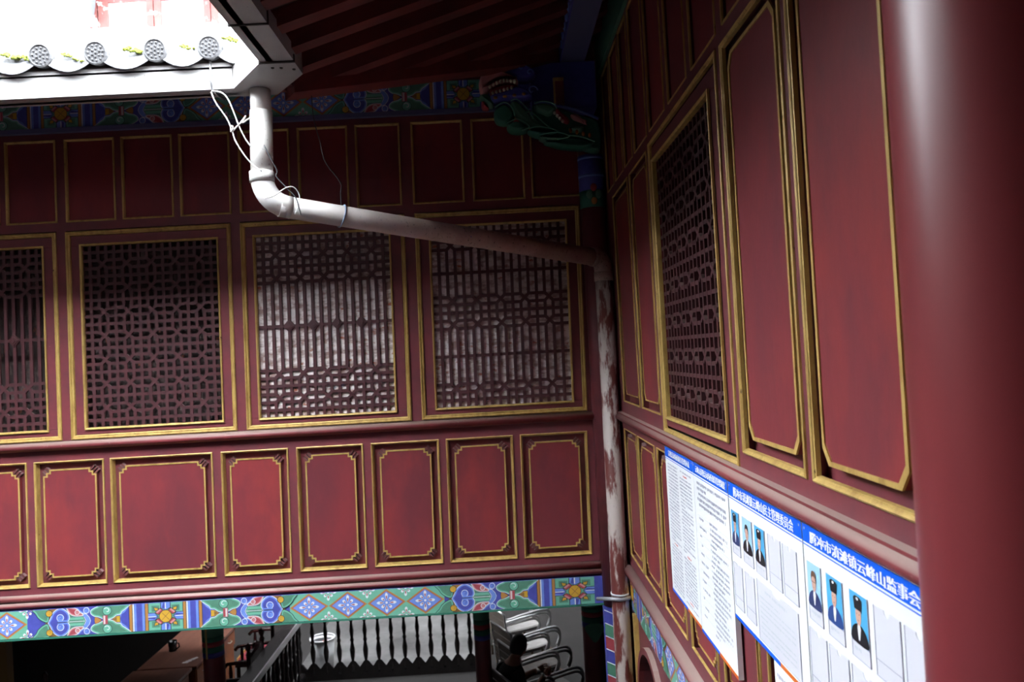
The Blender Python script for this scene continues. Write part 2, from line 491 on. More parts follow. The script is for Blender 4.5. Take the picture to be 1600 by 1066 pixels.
EX, EY, EZ, WZ = -1.02, 4.02, 1.53, 2.10               # inner corner of the eaves, its height, height at the walls
zr = lambda x: EZ + (WZ - EZ) * (x - EX) / (XR - EX)   # right wing roof underside
zb = lambda y: EZ + (WZ - EZ) * (y - EY) / (D - EY)    # back wing roof underside
roof_right = slab('roof_right', [(EX, -1.2, EZ), (EX, EY, EZ), (XR, D, WZ), (3.4, D, zr(3.4)), (3.4, -1.2, zr(3.4))], 0.10, M['eave'], 'boarded eave of the right wing roof')
roof_back = slab('roof_back', [(-9.5, EY, EZ), (EX, EY, EZ), (XR, D, WZ), (3.4, D, WZ), (3.4, 7.2, zb(7.2)), (-9.5, 7.2, zb(7.2))], 0.10, M['eave'], 'tiled roof of the back wing')
slab('roof_back_rear', [(-9.5, 7.2, zb(7.2)), (3.4, 7.2, zb(7.2)), (3.4, 9.4, zb(7.2) - 1.0), (-9.5, 9.4, zb(7.2) - 1.0)], 0.10, M['tile'], 'rear slope of the back wing roof')
slab('roof_left', [(-9.5, -1.2, 4.9), (-5.0, -1.2, 3.1), (-5.0, 3.9, 3.1), (-9.5, 3.9, 4.9)], 0.10, M['eave'], 'roof of the unseen left wing, raised to cut sky light')  # unseen roof, height set as the skyline for the right wall
slab('roof_front', [(-9.5, -1.25, 2.5), (3.4, -1.25, 2.5), (3.4, 1.3, 1.62), (-9.5, 1.3, 1.62)], 0.10, M['eave'], 'unseen gallery roof of the front hall, extended to shade the column')  # unseen roof edge brought forward to darken the column
slab('roof_front_sky_block', [(-9.5, -5.0, 6.6), (3.4, -5.0, 6.6), (3.4, -0.5, 4.45), (-9.5, -0.5, 4.45)], 0.10, M['eave'], 'unseen upper roof added over the front hall to cut the low sky')  # unseen roof added to block low sky from the back wall

# rafters under the right wing eave
raf = MB().box(-0.5, 0.5, -0.04, 0.04, -0.075, 0.0).mesh('rafter', M['rafter'])


def rafter(p, q, parent):
    p = Vector(p); q = Vector(q); d = q - p
    o = link('rafter', raf, parent)
    x = d.normalized(); y = Vector((0, 0, 1)).cross(x).normalized(); z = x.cross(y)
    L = d.length; c = (p + q) / 2
    o.matrix_world = Matrix(((x.x * L, y.x, z.x, c.x), (x.y * L, y.y, z.y, c.y), (x.z * L, y.z, z.z, c.z), (0, 0, 0, 1)))
    return o


y = 0.35
while y < 5.0:
    xs = EX + 0.02 if y < EY else EX + (XR - EX) * (y - EY) / (D - EY)
    if XR - xs > 0.15:
        rafter((xs, y, zr(xs) - 0.002), (XR, y, WZ - 0.002), roof_right)
    y += 0.235
x = -3.4
while x < 0.5:
    ys = EY + 0.02 if x < EX else EY + (D - EY) * (x - EX) / (XR - EX)
    if D - ys > 0.15:
        rafter((x, ys, zb(ys) - 0.002), (x, D, WZ - 0.002), roof_back)
    x += 0.235
# valley beam and eave edge boards
vb = MB()
_p = Vector((EX, EY, EZ)); _q = Vector((XR - 0.34, D - 0.223, WZ - 0.108))
_dir = (_q - _p).normalized(); _side = Vector((-_dir.y, _dir.x, 0)).normalized() * 0.075
rg = []
for P in (_p, _q):
    rg.append([vb.vert(tuple(P + s * _side + Vector((0, 0, h)))) for s, h in ((-1, -0.125), (1, -0.125), (1, -0.0), (-1, -0.0))])
for k in range(4):
    vb.face([rg[0][k], rg[0][(k + 1) % 4], rg[1][(k + 1) % 4], rg[1][k]])
vb.face(rg[0][::-1]); vb.face(rg[1])
tag(vb.build('valley_beam', M['rafter']), 'dark red valley beam running up under the corner of the eaves', 'beam')
eb = MB().box(EX + 0.0, EX + 0.03, -2, EY - 0.05, EZ - 0.09, EZ - 0.003).build('eave_board', M['rafter'], roof_right)
eb = MB().box(-6, EX - 0.02, EY, EY + 0.03, EZ - 0.09, EZ - 0.003).build('eave_board', M['rafter'], roof_back)


# ------------------------------------------------------------------ painted decoration (flat paint, laid on in layers)
PC = ['p_blue', 'p_lblue', 'p_green', 'p_lgreen', 'p_white', 'p_red', 'p_pink', 'p_yellow', 'p_orange', 'p_brown', 'p_line', 'p_dgreen', 'p_slate']
PI_ = {k: i for i, k in enumerate(PC)}
PMATS = [M[k] for k in PC]


class Paint:
    def __init__(self, fn, u0, v0, h, d0, flip=1):
        self.mb = MB(fn); self.u0 = u0; self.v0 = v0; self.h = h; self.d = d0; self.flip = flip

    def P(self, pts, col, lay, sp=False, edge=None, ew=0.02, mir=False):
        if sp:
            pts = spline(pts, 4)
        for mm in ((0, 1) if mir else (0,)):
            q = [(x, 1 - y) for x, y in pts] if mm else pts
            if edge:
                self._f(offset(q, ew), edge, lay - 1)
            self._f(q, col, lay)
        return self

    def _f(self, pts, col, lay):
        q = [(self.u0 + self.flip * x * self.h, self.v0 + min(1, max(0, y)) * self.h) for x, y in pts]
        self.mb.cur = PI_[col]
        self.mb.flat(q, self.d + 0.0004 * lay)

    def shape(self, pts, cols, lay, step=0.045, mir=True, sp=True):   # nested bands from edge to core
        if sp:
            pts = spline(pts, 4)
        for mm in ((0, 1) if mir else (0,)):
            q = [(x, 1 - y) for x, y in pts] if mm else pts
            for k, c in enumerate(cols):
                w = (0.022, 0, -step, -2.2 * step, -3 * step)[k] if k else 0.022
                self._f(offset(q, w), c, lay + k)

    def curl(self, x, y, r, cols, lay, mir=True):
        for yy in ((y, 1 - y) if mir else (y,)):
            self._f(circ(x, yy, r + 0.02), cols[0], lay)
            self._f(circ(x, yy, r), cols[1], lay + 1)
            pts = []
            n = 18
            for k in range(n + 1):
                a = 0.6 + k / n * 4.6; rr = r * (0.78 - 0.62 * k / n)
                pts.append((x + rr * math.cos(a), yy + rr * math.sin(a)))
            for a, b in zip(pts, pts[1:]):
                w = r * 0.09
                dx, dy = b[0] - a[0], b[1] - a[1]; L = math.hypot(dx, dy) or 1
                nx, ny = -dy / L * w, dx / L * w
                self._f([(a[0] + nx, a[1] + ny), (b[0] + nx, b[1] + ny), (b[0] - nx, b[1] - ny), (a[0] - nx, a[1] - ny)], cols[2], lay + 2)

    def lozenges(self, x0, n, w):
        self.P(rect(x0, x0 + n * w, 0, 1), 'p_lgreen', 0)
        for k in range(n):
            cx = x0 + (k + 0.5) * w; a = w / 2
            for s, c, l in ((1.0, 'p_orange', 2), (0.88, 'p_red', 3), (0.83, 'p_lblue', 4)):
                self.P([(cx - a * s, 0.5), (cx, 0.5 - 0.5 * s), (cx + a * s, 0.5), (cx, 0.5 + 0.5 * s)], c, l)
            self.flower(cx, 0.5, 0.36, 8, 5)
            for yy in (0.0, 1.0):
                self.flower(cx + a, yy, 0.30, 8, 1, half=1 if yy < 0.5 else -1)

    def flower(self, cx, cy, r, n, lay, half=0):
        for k in range(n):
            a = 2 * PI * k / n
            if half and half * math.sin(a) < -0.05:
                continue
            L = r * (1.0 if k % 2 == 0 else 0.72)
            for L0, L1, w, c, l in ((0.25 * r, L, 0.055, 'p_white', 0), (0.3 * r, L * 0.72, 0.024, 'p_red', 0.5)):
                pts = []
                for t in (-1, -0.6, 0.6, 1):
                    pts.append((L0 + (L1 - L0) * (t + 1) / 2, w * (0.5 if t == -1 else 0.8 if t < 0 else 1.0)))
                pts = [(L0, 0), (L0 + 0.3 * (L1 - L0), w * 0.6), (L0 + 0.75 * (L1 - L0), w), (L1, w * 0.35), (L1, -w * 0.35), (L0 + 0.75 * (L1 - L0), -w), (L0 + 0.3 * (L1 - L0), -w * 0.6)]
                ca, sa = math.cos(a), math.sin(a)
                self.P([(cx + x * ca - y_ * sa, cy + x * sa + y_ * ca) for x, y_ in pts], c, lay + l)
        self.P(circ(cx, cy, 0.045, 10), 'p_white', lay + 1)

    def stripes(self, x0, x1):
        w = x1 - x0
        self.P(rect(x0, x1, 0, 1), 'p_lblue', 0)
        self.P(rect(x0 + w * 0.12, x0 + w * 0.25, 0, 1), 'p_white', 1)
        self.P(rect(x0 + w * 0.38, x0 + w * 0.68, 0, 1), 'p_blue', 1)
        for a in (x0, x1 - w * 0.16):
            self.P(rect(a, a + w * 0.16, 0, 1), 'p_orange', 2)
            self.P(rect(a + w * 0.155, a + w * 0.185, 0, 1), 'p_line', 3)
            self.P(rect(a - w * 0.02, a + w * 0.01, 0, 1), 'p_line', 3)

    def square(self, x0, x1):
        cx = (x0 + x1) / 2; a = (x1 - x0) / 2
        self.P(rect(x0, x1, 0, 1), 'p_lgreen', 0)
        for sx in (-1, 1):
            for sy in (-1, 1):
                q = lambda x, y_: (cx + sx * x * a, 0.5 + sy * y_ * 0.5)
                self.P([q(.36, .36), q(.8, .36), q(.8, .8), q(.36, .8)], 'p_green', 1)
                self.P([q(.42, .42), q(.62, .40), q(.70, .70), q(.40, .62)], 'p_line', 2)
                self.P([q(.45, .45), q(.60, .44), q(.66, .66), q(.44, .60)], 'p_yellow', 3)
                self.P([q(.10, .42), q(.42, .10), q(.62, .30), q(.30, .62)], 'p_line', 4)
                self.P([q(.14, .42), q(.42, .14), q(.58, .30), q(.30, .58)], 'p_red', 5)
                self.P([q(.24, .47), q(.47, .24), q(.56, .32), q(.32, .56)], 'p_pink', 6)
        for ang in range(4):
            ca, sa = ((1, 0), (0, 1), (-1, 0), (0, -1))[ang]
            t = lambda x, y_: (cx + (x * ca - y_ * sa) * a, 0.5 + (x * sa + y_ * ca) * 0.5)
            self.P([t(.42, 0), t(.6, .3), t(1, .3), t(1, -.3), t(.6, -.3)], 'p_line', 4)
            self.P([t(.46, 0), t(.62, .26), t(1, .26), t(1, -.26), t(.62, -.26)], 'p_lblue', 5)
            self.P([t(.50, .0), t(.62, .2), t(1, .12), t(1, .02), t(.6, .02)], 'p_blue', 6)
            self.P([t(.55, -.03), t(1, -.03), t(1, .03), t(.55, .03)], 'p_white', 7)
        self.P(circ(cx, 0.5, 0.22 * 1.08), 'p_line', 8)
        self.P(circ(cx, 0.5, 0.22), 'p_yellow', 9)
        for s in (-1, 1):
            e = 0.15
            self.P([(cx - e, .5 - s * e - .012), (cx + e, .5 + s * e - .012), (cx + e, .5 + s * e + .012), (cx - e, .5 - s * e + .012)], 'p_brown', 10)

    def scrolls(self, L=3.05):
        k = L / 3.05
        T = lambda pts: [(x * k, y_) for x, y_ in pts]
        self.P(rect(0, L, 0, 1), 'p_blue', 0)
        # light blue border of the first wedge
        self.P(T([(0.0, 1), (0.0, .93), (.16, .74), (.28, .66), (.33, .5), (.28, .34), (.16, .26), (0.0, .07), (0, 0), (.4, 0), (.45, .5), (.4, 1)]), 'p_lblue', 1)
        # green clouds
        self.shape(T([(.03, 1.02), (.12, .88), (.27, .77), (.33, .68), (.47, .655), (.6, .56), (.75, .525), (.95, .55), (1.1, .62), (1.27, .66), (1.38, .75), (1.39, .85), (1.28, .93), (1.15, .98), (1.0, 1.03)]), ['p_white', 'p_lgreen', 'p_green'], 3, 0.05)
        self.curl(.80 * k, .83, .155, ['p_line', 'p_lgreen', 'p_white'], 7)
        # cones and rod
        self.P(T([(.335, .62), (.33, .38), (.47, .40), (.62, .5), (.47, .60)]), 'p_yellow', 9, edge='p_line', ew=0.012)
        self.P(T([(.45, .585), (.45, .415), (.61, .5)]), 'p_brown', 10)
        self.P(T([(1.0, .5), (1.13, .59), (1.24, .62), (1.26, .5), (1.24, .38), (1.13, .41)]), 'p_orange', 9, edge='p_line', ew=0.012)
        self.P(T(rect(.78, .95, .34, .66)), 'p_pink', 11, edge='p_line', ew=0.012)
        self.P(T(rect(.79, .85, .35, .65)), 'p_red', 12)
        self.P(T(rect(.88, .91, .35, .65)), 'p_white', 12)
        # chevron band
        self.P(T([(1.68, .78), (1.56, .74), (1.46, .62), (1.42, .5), (1.46, .38), (1.56, .26), (1.68, .22), (1.72, .3), (1.62, .38), (1.57, .5), (1.62, .62), (1.72, .7)]), 'p_lblue', 4, edge='p_white', ew=0.016)
        # hooks
        self.shape(T([(1.46, .90), (1.52, .80), (1.62, .77), (1.74, .82), (1.86, .93), (1.95, 1.03), (1.6, 1.03)]), ['p_white', 'p_lblue', 'p_blue'], 5, 0.04)
        self.curl(1.55 * k, .88, .095, ['p_white', 'p_lblue', 'p_blue'], 8)
        # green bars
        self.P(T([(1.6, .5), (1.68, .66), (2.25, .66), (2.25, .34), (1.68, .34)]), 'p_lgreen', 5, edge='p_line', ew=0.012)
        self.P(T(rect(1.66, 2.25, .44, .56)), 'p_green', 6)
        self.P(T(rect(1.62, 2.25, .49, .51)), 'p_white', 7)
        # pink leaves
        self.P(T([(1.64, .68), (2.3, .68), (2.3, 1), (1.95, 1)]), 'p_green', 4, mir=True)
        self.shape(T([(1.68, .72), (1.80, .84), (1.90, .95), (2.05, 1.0), (2.24, 1.03), (2.22, .92), (2.12, .78), (1.95, .71)]), ['p_white', 'p_pink', 'p_red'], 8, 0.04)
        self.curl(1.88 * k, .83, .075, ['p_white', 'p_pink', 'p_red'], 12)
        # ochre ground, blue heart
        self.P(T(rect(2.55, 3.05, 0.0, 1)), 'p_brown', 4)
        self.shape(T([(2.94, .5), (2.86, .64), (2.78, .82), (2.66, .94), (2.5, 1.0), (2.34, .94), (2.22, .82), (2.18, .66), (2.22, .55), (2.26, .5), (2.22, .45), (2.18, .34), (2.22, .18), (2.34, .06), (2.5, .0), (2.66, .06), (2.78, .18), (2.86, .36)]), ['p_white', 'p_lblue', 'p_blue'], 8, 0.05, mir=False)
        self.P(T(rect(2.2, 2.62, .49, .51)), 'p_line', 14)
        self.P(T([(2.22, .52), (2.6, .52), (2.6, .57), (2.24, .57)]), 'p_lblue', 13, mir=True)
        self.curl(2.50 * k, .67, .115, ['p_white', 'p_lblue', 'p_blue'], 12)
        # green clouds that meet the lozenges, yellow hooks
        self.shape(T([(2.95, .56), (3.12, .58), (3.3, .72), (3.38, .86), (3.5, 1.03), (3.0, 1.03), (2.9, .9)]), ['p_line', 'p_lgreen', 'p_green'], 10, 0.05)
        self.curl(2.90 * k, .85, .11, ['p_line', 'p_yellow', 'p_orange'], 14)

    def build(self, parent, name='painted_decoration'):
        return self.mb.build(name, PMATS, parent, recalc=False)


def painted_beam(name, label, fn, u0, u1, v0, v1, dfront, sections, body):
    mb = MB(fn); mb.box(u0, u1, dfront - 0.16, dfront, v0, v1)
    o = mb.build(name, body)
    tag(o, label, 'beam')
    h = v1 - v0
    for kind, a, b in sections:
        fl = 1 if b > a else -1
        p = Paint(fn, a, v0, h, dfront + 0.001, fl)
        L = abs(b - a) / h
        if kind == 'scroll':
            p.scrolls(L)
        elif kind == 'stripe':
            p.stripes(0, L)
        elif kind == 'square':
            p.square(0, L)
        elif kind.startswith('loz'):
            n = int(kind[3:]); p.lozenges(0, n, L / n)
        elif kind == 'plain':
            p.P(rect(0, L, 0, 1), 'p_blue', 0)
        p.build(o)
    return o


lower_beam = painted_beam('painted_beam', 'long painted beam under the red panels with lozenge flowers and cloud scrolls', back, -4.6, 0.69, -1.705, -1.525, 0.035, [
    ('loz4', -4.25, -3.19), ('scroll', -2.52, -3.19 + 0.12), ('stripe', -2.52, -2.395), ('square', -2.395, -2.165), ('stripe', -2.165, -2.04), ('scroll', -2.04, -1.49),
    ('loz4', -1.49 + 0.03, -0.43), ('scroll', 0.19, -0.40), ('stripe', 0.19, 0.31), ('square', 0.31, 0.575), ('plain', 0.575, 0.69)], M['p_blue'])
e = MB(back).box(-4.6, 0.66, 0.03, 0.042, -1.718, -1.708).build('beam_edge', M['p_dgreen'], lower_beam)

upper_beam = painted_beam('painted_beam', 'dark painted frieze beam under the back eaves with blue and green cloud scrolls', back, -4.2, 0.69, 1.675, 1.865, 0.02, [
    ('scroll', -3.1, -3.72), ('stripe', -3.1, -2.99), ('square', -2.99, -2.76), ('stripe', -2.76, -2.645), ('scroll', -2.645, -2.03),
    ('loz4', -2.03, -1.0), ('scroll', -0.40, -1.0), ('stripe', -0.40, -0.285), ('square', -0.285, -0.06), ('plain', -0.06, 0.69)], M['p_blue'])
e = MB(back).box(-4.2, 0.69, 0.0, 0.035, 1.645, 1.675).build('beam_edge', M['p_slate'], upper_beam)
# round blue purlin with white waves, above the frieze
pu = MB(); pu.tube([(-4.2, D - 0.09, 1.955), (0.42, D - 0.09, 1.955)], 0.085, 16)
pur = tag(pu.build('eave_purlin', M['p_blue']), 'round blue purlin with white wave marks above the painted frieze', 'beam')
for k in range(40):
    xx = -3.9 + k * 0.11
    mb = MB()
    if k % 9 in (7, 8):
        mb.ball((xx, D - 0.173, 1.94), (0.013, 0.006, 0.013), 8)
    else:
        path = []
        for s in range(6):
            a = -0.75 + 1.15 * s / 5
            path.append((xx + 0.05 * (s / 5) ** 2, D - 0.09 - 0.087 * math.cos(a), 1.955 + 0.087 * math.sin(a)))
        mb.tube(path, [0.004, 0.010, 0.012, 0.011, 0.008, 0.003], 6)
    mb.build('white_wave', M['p_lblue'], pur, recalc=False)


# ------------------------------------------------------------------ wall panels
def notch(u0, u1, v0, v1, s):                     # rectangle with two-step corners
    a = s / 2
    q = [(u0 + s, v0), (u1 - s, v0), (u1 - s, v0 + a), (u1 - a, v0 + a), (u1 - a, v0 + s), (u1, v0 + s),
         (u1, v1 - s), (u1 - a, v1 - s), (u1 - a, v1 - a), (u1 - s, v1 - a), (u1 - s, v1),
         (u0 + s, v1), (u0 + s, v1 - a), (u0 + a, v1 - a), (u0 + a, v1 - s), (u0, v1 - s),
         (u0, v0 + s), (u0 + a, v0 + s), (u0 + a, v0 + a), (u0 + s, v0 + a)]
    return q


def chamf(u0, u1, v0, v1, s):
    return [(u0 + s, v0), (u1 - s, v0), (u1, v0 + s * 1.3), (u1, v1 - s * 1.3), (u1 - s, v1), (u0 + s, v1), (u0, v1 - s * 1.3), (u0, v0 + s * 1.3)]


def carved_panel(fn, parent, u0, u1, v0, v1, shape=notch, s=0.042, gap=0.056, prof=GOLD_PANEL, w=0.009, fret=True):
    f = shape(u0 + gap, u1 - gap, v0 + gap, v1 - gap, s)
    g = shape(u0 + gap + w, u1 - gap - w, v0 + gap + w, v1 - gap - w, s)
    o = MB(fn).prism(f, -0.034, -0.006, bev=0.003).build('panel', M['red'], parent)
    MB(fn).mould(u0, u1, v0, v1, prof).build('gilt_moulding', M['gold'], o)
    MB(fn).ring(f, g, -0.008, -0.002).build('gilt_line', M['gold'], o)
    if fret:
        mb = MB(fn)
        for cu, su in ((u0 + gap, 1), (u1 - gap, -1)):
            for cv, sv in ((v0 + gap, 1), (v1 - gap, -1)):
                for k in (-1, 0, 1):
                    a = (cu + su * (0.022 + 0.014 * k), cv + sv * (0.022 - 0.014 * k))
                    dx, dy = su * 0.7, sv * 0.7
                    nx, ny = -dy * 0.006, dx * 0.006
                    p0 = (a[0] - dx * 0.030, a[1] - dy * 0.030); p1 = (a[0] + dx * 0.012, a[1] + dy * 0.012)
                    mb.prism([(p0[0] + nx, p0[1] + ny), (p1[0] + nx, p1[1] + ny), (p1[0] - nx, p1[1] - ny), (p0[0] - nx, p0[1] - ny)], -0.034, -0.008)
        mb.build('corner_fret', M['fret'], o)
    return o


def plain_panel(fn, parent, u0, u1, v0, v1, prof=GOLD_SMALL):
    o = MB(fn).bevbox(u0 + 0.01, u1 - 0.01, -0.034, -0.012, v0 + 0.01, v1 - 0.01, 0.004).build('panel', M['red'], parent)
    MB(fn).mould(u0, u1, v0, v1, prof).build('gilt_moulding', M['gold'], o)
    return o


# ---- back wall
UP = [(-3.66, -3.31), (-3.27, -2.93), (-2.872, -2.537), (-2.494, -2.150), (-2.107, -1.765), (-1.709, -1.363), (-1.310, -0.970), (-0.919, -0.615), (-0.541, -0.190), (-0.133, 0.222), (0.266, 0.602)]
LP = [(-3.66, -3.184), (-3.137, -2.672), (-2.632, -1.948), (-1.894, -1.443), (-1.389, -0.940), (-0.889, -0.430), (-0.384, 0.070), (0.117, 0.574)]
WN = [(-4.06, -2.942), (-2.880, -1.776), (-1.712, -0.606), (-0.537, 0.582)]      # lattice windows, outer gold edge
wb = MB(back)
wb.box(-4.6, 0.70, -0.10, -0.035, -1.53, -0.42)
wb.box(-4.6, 0.70, -0.10, -0.035, 0.985, 2.15)


def rails(mb, u0, u1, v0, v1, cells, cv0, cv1, d0=-0.035, d1=0.0):
    mb.box(u0, u1, d0, d1, v0, cv0)
    mb.box(u0, u1, d0, d1, cv1, v1)
    e_ = [u0] + [q for c in cells for q in c] + [u1]
    for a, b in zip(e_[::2], e_[1::2]):
        if b - a > 0.002:
            mb.box(a, b, d0, d1, cv0, cv1)


rails(wb, -4.6, 0.70, -1.53, -0.42, LP, -1.386, -0.553)
rails(wb, -4.6, 0.70, 0.985, 2.15, UP, 1.042, 1.603)
e_ = [-4.6] + [q for c in WN for q in c] + [0.70]
for a, b in zip(e_[::2], e_[1::2]):
    wb.box(a, b, -0.10, 0.0, -0.42, 0.985)
wb.box(0.66, 1.75, -0.10, -0.02, GROUND, 2.6)
wall_back = struct(wb.build('wall_back', M['redrail']), 'red lacquered timber wall facing the gallery')
for u0, u1 in UP:
    plain_panel(back, wall_back, u0, u1, 1.042, 1.603)
for u0, u1 in LP:
    carved_panel(back, wall_back, u0, u1, -1.386, -0.553)


# ---- lattice windows
def lattice_window(name, label, fn, outer, inner, v_out, v_in, noderows, slats, pane, pane_d, midrails=(), gilt=GOLD_BIG, ncol=17, nrow=23, b=0.0105, d0=-0.029):
    """slats: row intervals (a,b) without horizontal bars; midrails: (row, with_rosettes)"""
    root = sroot(name, label)
    uo0, uo1 = outer; ui0, ui1 = inner; vo0, vo1 = v_out; vi0, vi1 = v_in
    mb = MB(fn)
    w = 0.03
    for a in ((uo0 + w, uo1 - w, vo0 + w, vi0 + 0.008), (uo0 + w, uo1 - w, vi1 - 0.008, vo1 - w), (uo0 + w, ui0 + 0.008, vi0 + 0.008, vi1 - 0.008), (ui1 - 0.008, uo1 - w, vi0 + 0.008, vi1 - 0.008)):
        mb.bevbox(a[0], a[1], -0.031, -0.004, a[2], a[3], 0.003)
    mb.build('sash', M['redrail'], root)
    MB(fn).mould(uo0, uo1, vo0, vo1, gilt).build('gilt_moulding', M['gold'], root)
    MB(fn).mould(ui0 - 0.006, ui1 + 0.006, vi0 - 0.006, vi1 + 0.006, GOLD_SMALL).build('gilt_moulding', M['gold'], root)
    mb = MB(fn); mb.box(uo0, uo1, -pane_d - 0.01, -pane_d, vo0, vo1)
    mb.build('backing_pane', pane, root)
    mb = MB(fn)
    for a in ((uo0, uo0 + .02, vo0, vo1), (uo1 - .02, uo1, vo0, vo1)):
        mb.box(a[0], a[1], -pane_d, -0.031, a[2], a[3])
    mb.box(uo0, uo1, -pane_d, -0.031, vo0, vo0 + .02); mb.box(uo0, uo1, -pane_d, -0.031, vo1 - .02, vo1)
    mb.build('window_lining', M['darkwall'], root)
    cw = (ui1 - ui0) / ncol; rh = (vi1 - vi0) / nrow
    U = lambda i: ui0 + i * cw
    V = lambda j: vi1 - j * rh
    nodecols = [c for c in range(2, ncol, 3)]
    d1 = -0.015
    inslat = lambda j: any(a < j < z for a, z in slats)
    for i in range(1, ncol):
        mb = MB(fn); segs = []; j0 = 0
        for r in sorted(noderows):
            if i in [c for n in nodecols for c in (n, n + 1)]:
                segs.append((j0, r)); j0 = r + 1
        segs.append((j0, nrow))
        for a, z in segs:
            if z > a:
                mb.box(U(i) - b, U(i) + b, d0, d1, V(z), V(a))
        mb.build('lattice_bar', M['lattice'], root, recalc=False)
    for j in range(1, nrow):
        if inslat(j):
            continue
        mb = MB(fn); segs = []; i0 = 0
        if j in [q for r in noderows for q in (r, r + 1)]:
            for c in nodecols:
                segs.append((i0, c)); i0 = c + 1
        segs.append((i0, ncol))
        for a, z in segs:
            if z > a:
                mb.box(U(a), U(z), d0 + 0.001, d1 - 0.001, V(j) - b, V(j) + b)
        mb.build('lattice_bar', M['lattice'], root, recalc=False)
    # X crosses
    cm = None
    for r in noderows:
        for c in nodecols:
            cu, cv = (c + 0.5), (r + 0.5)
            mb = MB()
            if cm is None:
                P0 = fn(U(0), 0, V(0))
                for s in (-1, 1):
                    p0 = (-cw / 2, -s * rh / 2); p1 = (cw / 2, s * rh / 2)
                    L = math.hypot(p1[0] - p0[0], p1[1] - p0[1]); nx, ny = -(p1[1] - p0[1]) / L * b, (p1[0] - p0[0]) / L * b
                    m2 = mb
                    base = len(m2.v)
                    for dd in (d0, d1 - 0.002 + s * 0.0005):
                        for q in ((p0[0] + nx, p0[1] + ny), (p1[0] + nx, p1[1] + ny), (p1[0] - nx, p1[1] - ny), (p0[0] - nx, p0[1] - ny)):
                            w0 = fn(q[0], dd, q[1]); o0 = fn(0, 0, 0)
                            m2.v.append((w0[0] - o0[0], w0[1] - o0[1], w0[2] - o0[2]))
                    for q in ((4, 5, 6, 7), (0, 3, 2, 1), (0, 1, 5, 4), (1, 2, 6, 5), (2, 3, 7, 6), (3, 0, 4, 7)):
                        m2.face([base + z for z in q])
                cm = mb.mesh('lattice_cross', M['lattice'], False)
            w0 = fn(ui0 + cu * cw, 0, vi1 - cv * rh)
            link('lattice_cross', cm, root, w0)
    for j, ros in midrails:
        MB(fn).box(ui0, ui1, d0 + 0.001, d1 - 0.001, V(j) - 0.010, V(j) + 0.010).build('lattice_bar', M['lattice'], root, recalc=False)
        if ros:
            for c in (4, 7, 10, 13):
                mb = MB(fn)
                cu = U(c)
                for s, h in ((0.040, 0.0), (0.028, 0.005), (0.014, 0.010)):
                    mb.prism([(cu - s, V(j)), (cu, V(j) - s * 1.15), (cu + s, V(j)), (cu, V(j) + s * 1.15)], -0.03, -0.012 + h + 0.002)
                mb.build('rosette', M['lattice'], root)
    return root


VO = (-0.418, 0.978); VI = (-0.352, 0.886)
SL2 = [(6, 17)]
win = []
lattice_window('window_1', 'lattice window with tall slats, beside the lattice of small squares', back, WN[0], (-3.957, -3.035), VO, VI, (2, 5, 17, 20), SL2, M['pane_dark'], 0.16, ((11.5, True),))
lattice_window('window_2', 'lattice window filled wholly with small squares and crosses', back, WN[1], (-2.786, -1.868), VO, VI, (2, 5, 8, 11, 14, 17, 20), [], M['pane_dark'], 0.13)
lattice_window('window_3', 'lattice window with two tiers of tall slats and carved rosettes', back, WN[2], (-1.626, -0.708), VO, VI, (2, 5, 17, 20), SL2, M['pane'], 0.032, ((11.5, True),))
lattice_window('window_4', 'lattice window with four tiers of slats, behind the sloping pipe', back, WN[3], (-0.440, 0.490), VO, VI, (2, 9, 12, 20), [(3, 9), (13, 20)], M['pane'], 0.032, ((6, False), (16.5, False)))

# ---- mouldings of the back wall
mb = MB(back)


def halfround(mb, u0, u1, v0, v1, d0, dep, n=8, lip=0.0):
    pts = []
    for k in range(n + 1):
        a = -PI / 2 + PI * k / n
        pts.append((d0 + dep * math.cos(a), (v0 + v1) / 2 + (v1 - v0) / 2 * math.sin(a)))
    pts = [(d0, v0)] + pts[1:-1] + [(d0, v1)]
    A = [mb.vert((u0, p[0], p[1])) for p in pts]; B = [mb.vert((u1, p[0], p[1])) for p in pts]
    for k in range(len(pts) - 1):
        mb.face([A[k], A[k + 1], B[k + 1], B[k]], True)
    mb.face(A[::-1]); mb.face(B); mb.face([A[0], B[0], B[-1], A[-1]])
    return mb


halfround(mb, -4.6, 0.66, -0.482, -0.422, 0.0, 0.055)
struct(mb.build('trim_1', M['dusty']), 'dusty round sill moulding under the back lattice windows')
mb = MB(back)
halfround(mb, -4.6, 0.66, -1.478, -1.432, 0.0, 0.030)
halfround(mb, -4.6, 0.66, -1.520, -1.478, 0.0, 0.042)
struct(mb.build('trim_2', M['dusty']), 'double round moulding above the painted beam')

# ---- right wall
UR = [(4.78, 5.06), (4.43, 4.72), (4.12, 4.37), (3.72, 4.06), (3.32, 3.66), (2.93, 3.25), (2.53, 2.86), (2.13, 2.46), (1.73, 2.06), (1.33, 1.66)]
LR = [(4.513, 4.947), (3.99, 4.473), (3.465, 3.925), (2.96, 3.385), (2.45, 2.88), (1.95, 2.38), (1.45, 1.88), (0.95, 1.38), (0.3, 0.88)]
TALL = [(1.43, 1.935), (1.975, 2.492)]
NAR = [(3.765, 4.255), (4.322, 4.88)]
RW = (2.545, 3.70)
wr = MB(right)
wr.box(-3.0, 5.2, -0.10, -0.035, -1.45, -0.42)
wr.box(-3.0, 5.2, -0.10, -0.035, 0.985, 2.2)
wr.box(-3.0, RW[0], -0.10, -0.035, -0.42, 0.985)
wr.box(RW[1], 5.2, -0.10, -0.035, -0.42, 0.985)
rails(wr, 0.3, 5.2, -1.45, -0.42, sorted(LR), -1.338, -0.522)
rails(wr, -3.0, 5.2, 0.985, 2.2, sorted(UR), 1.022, 1.80)
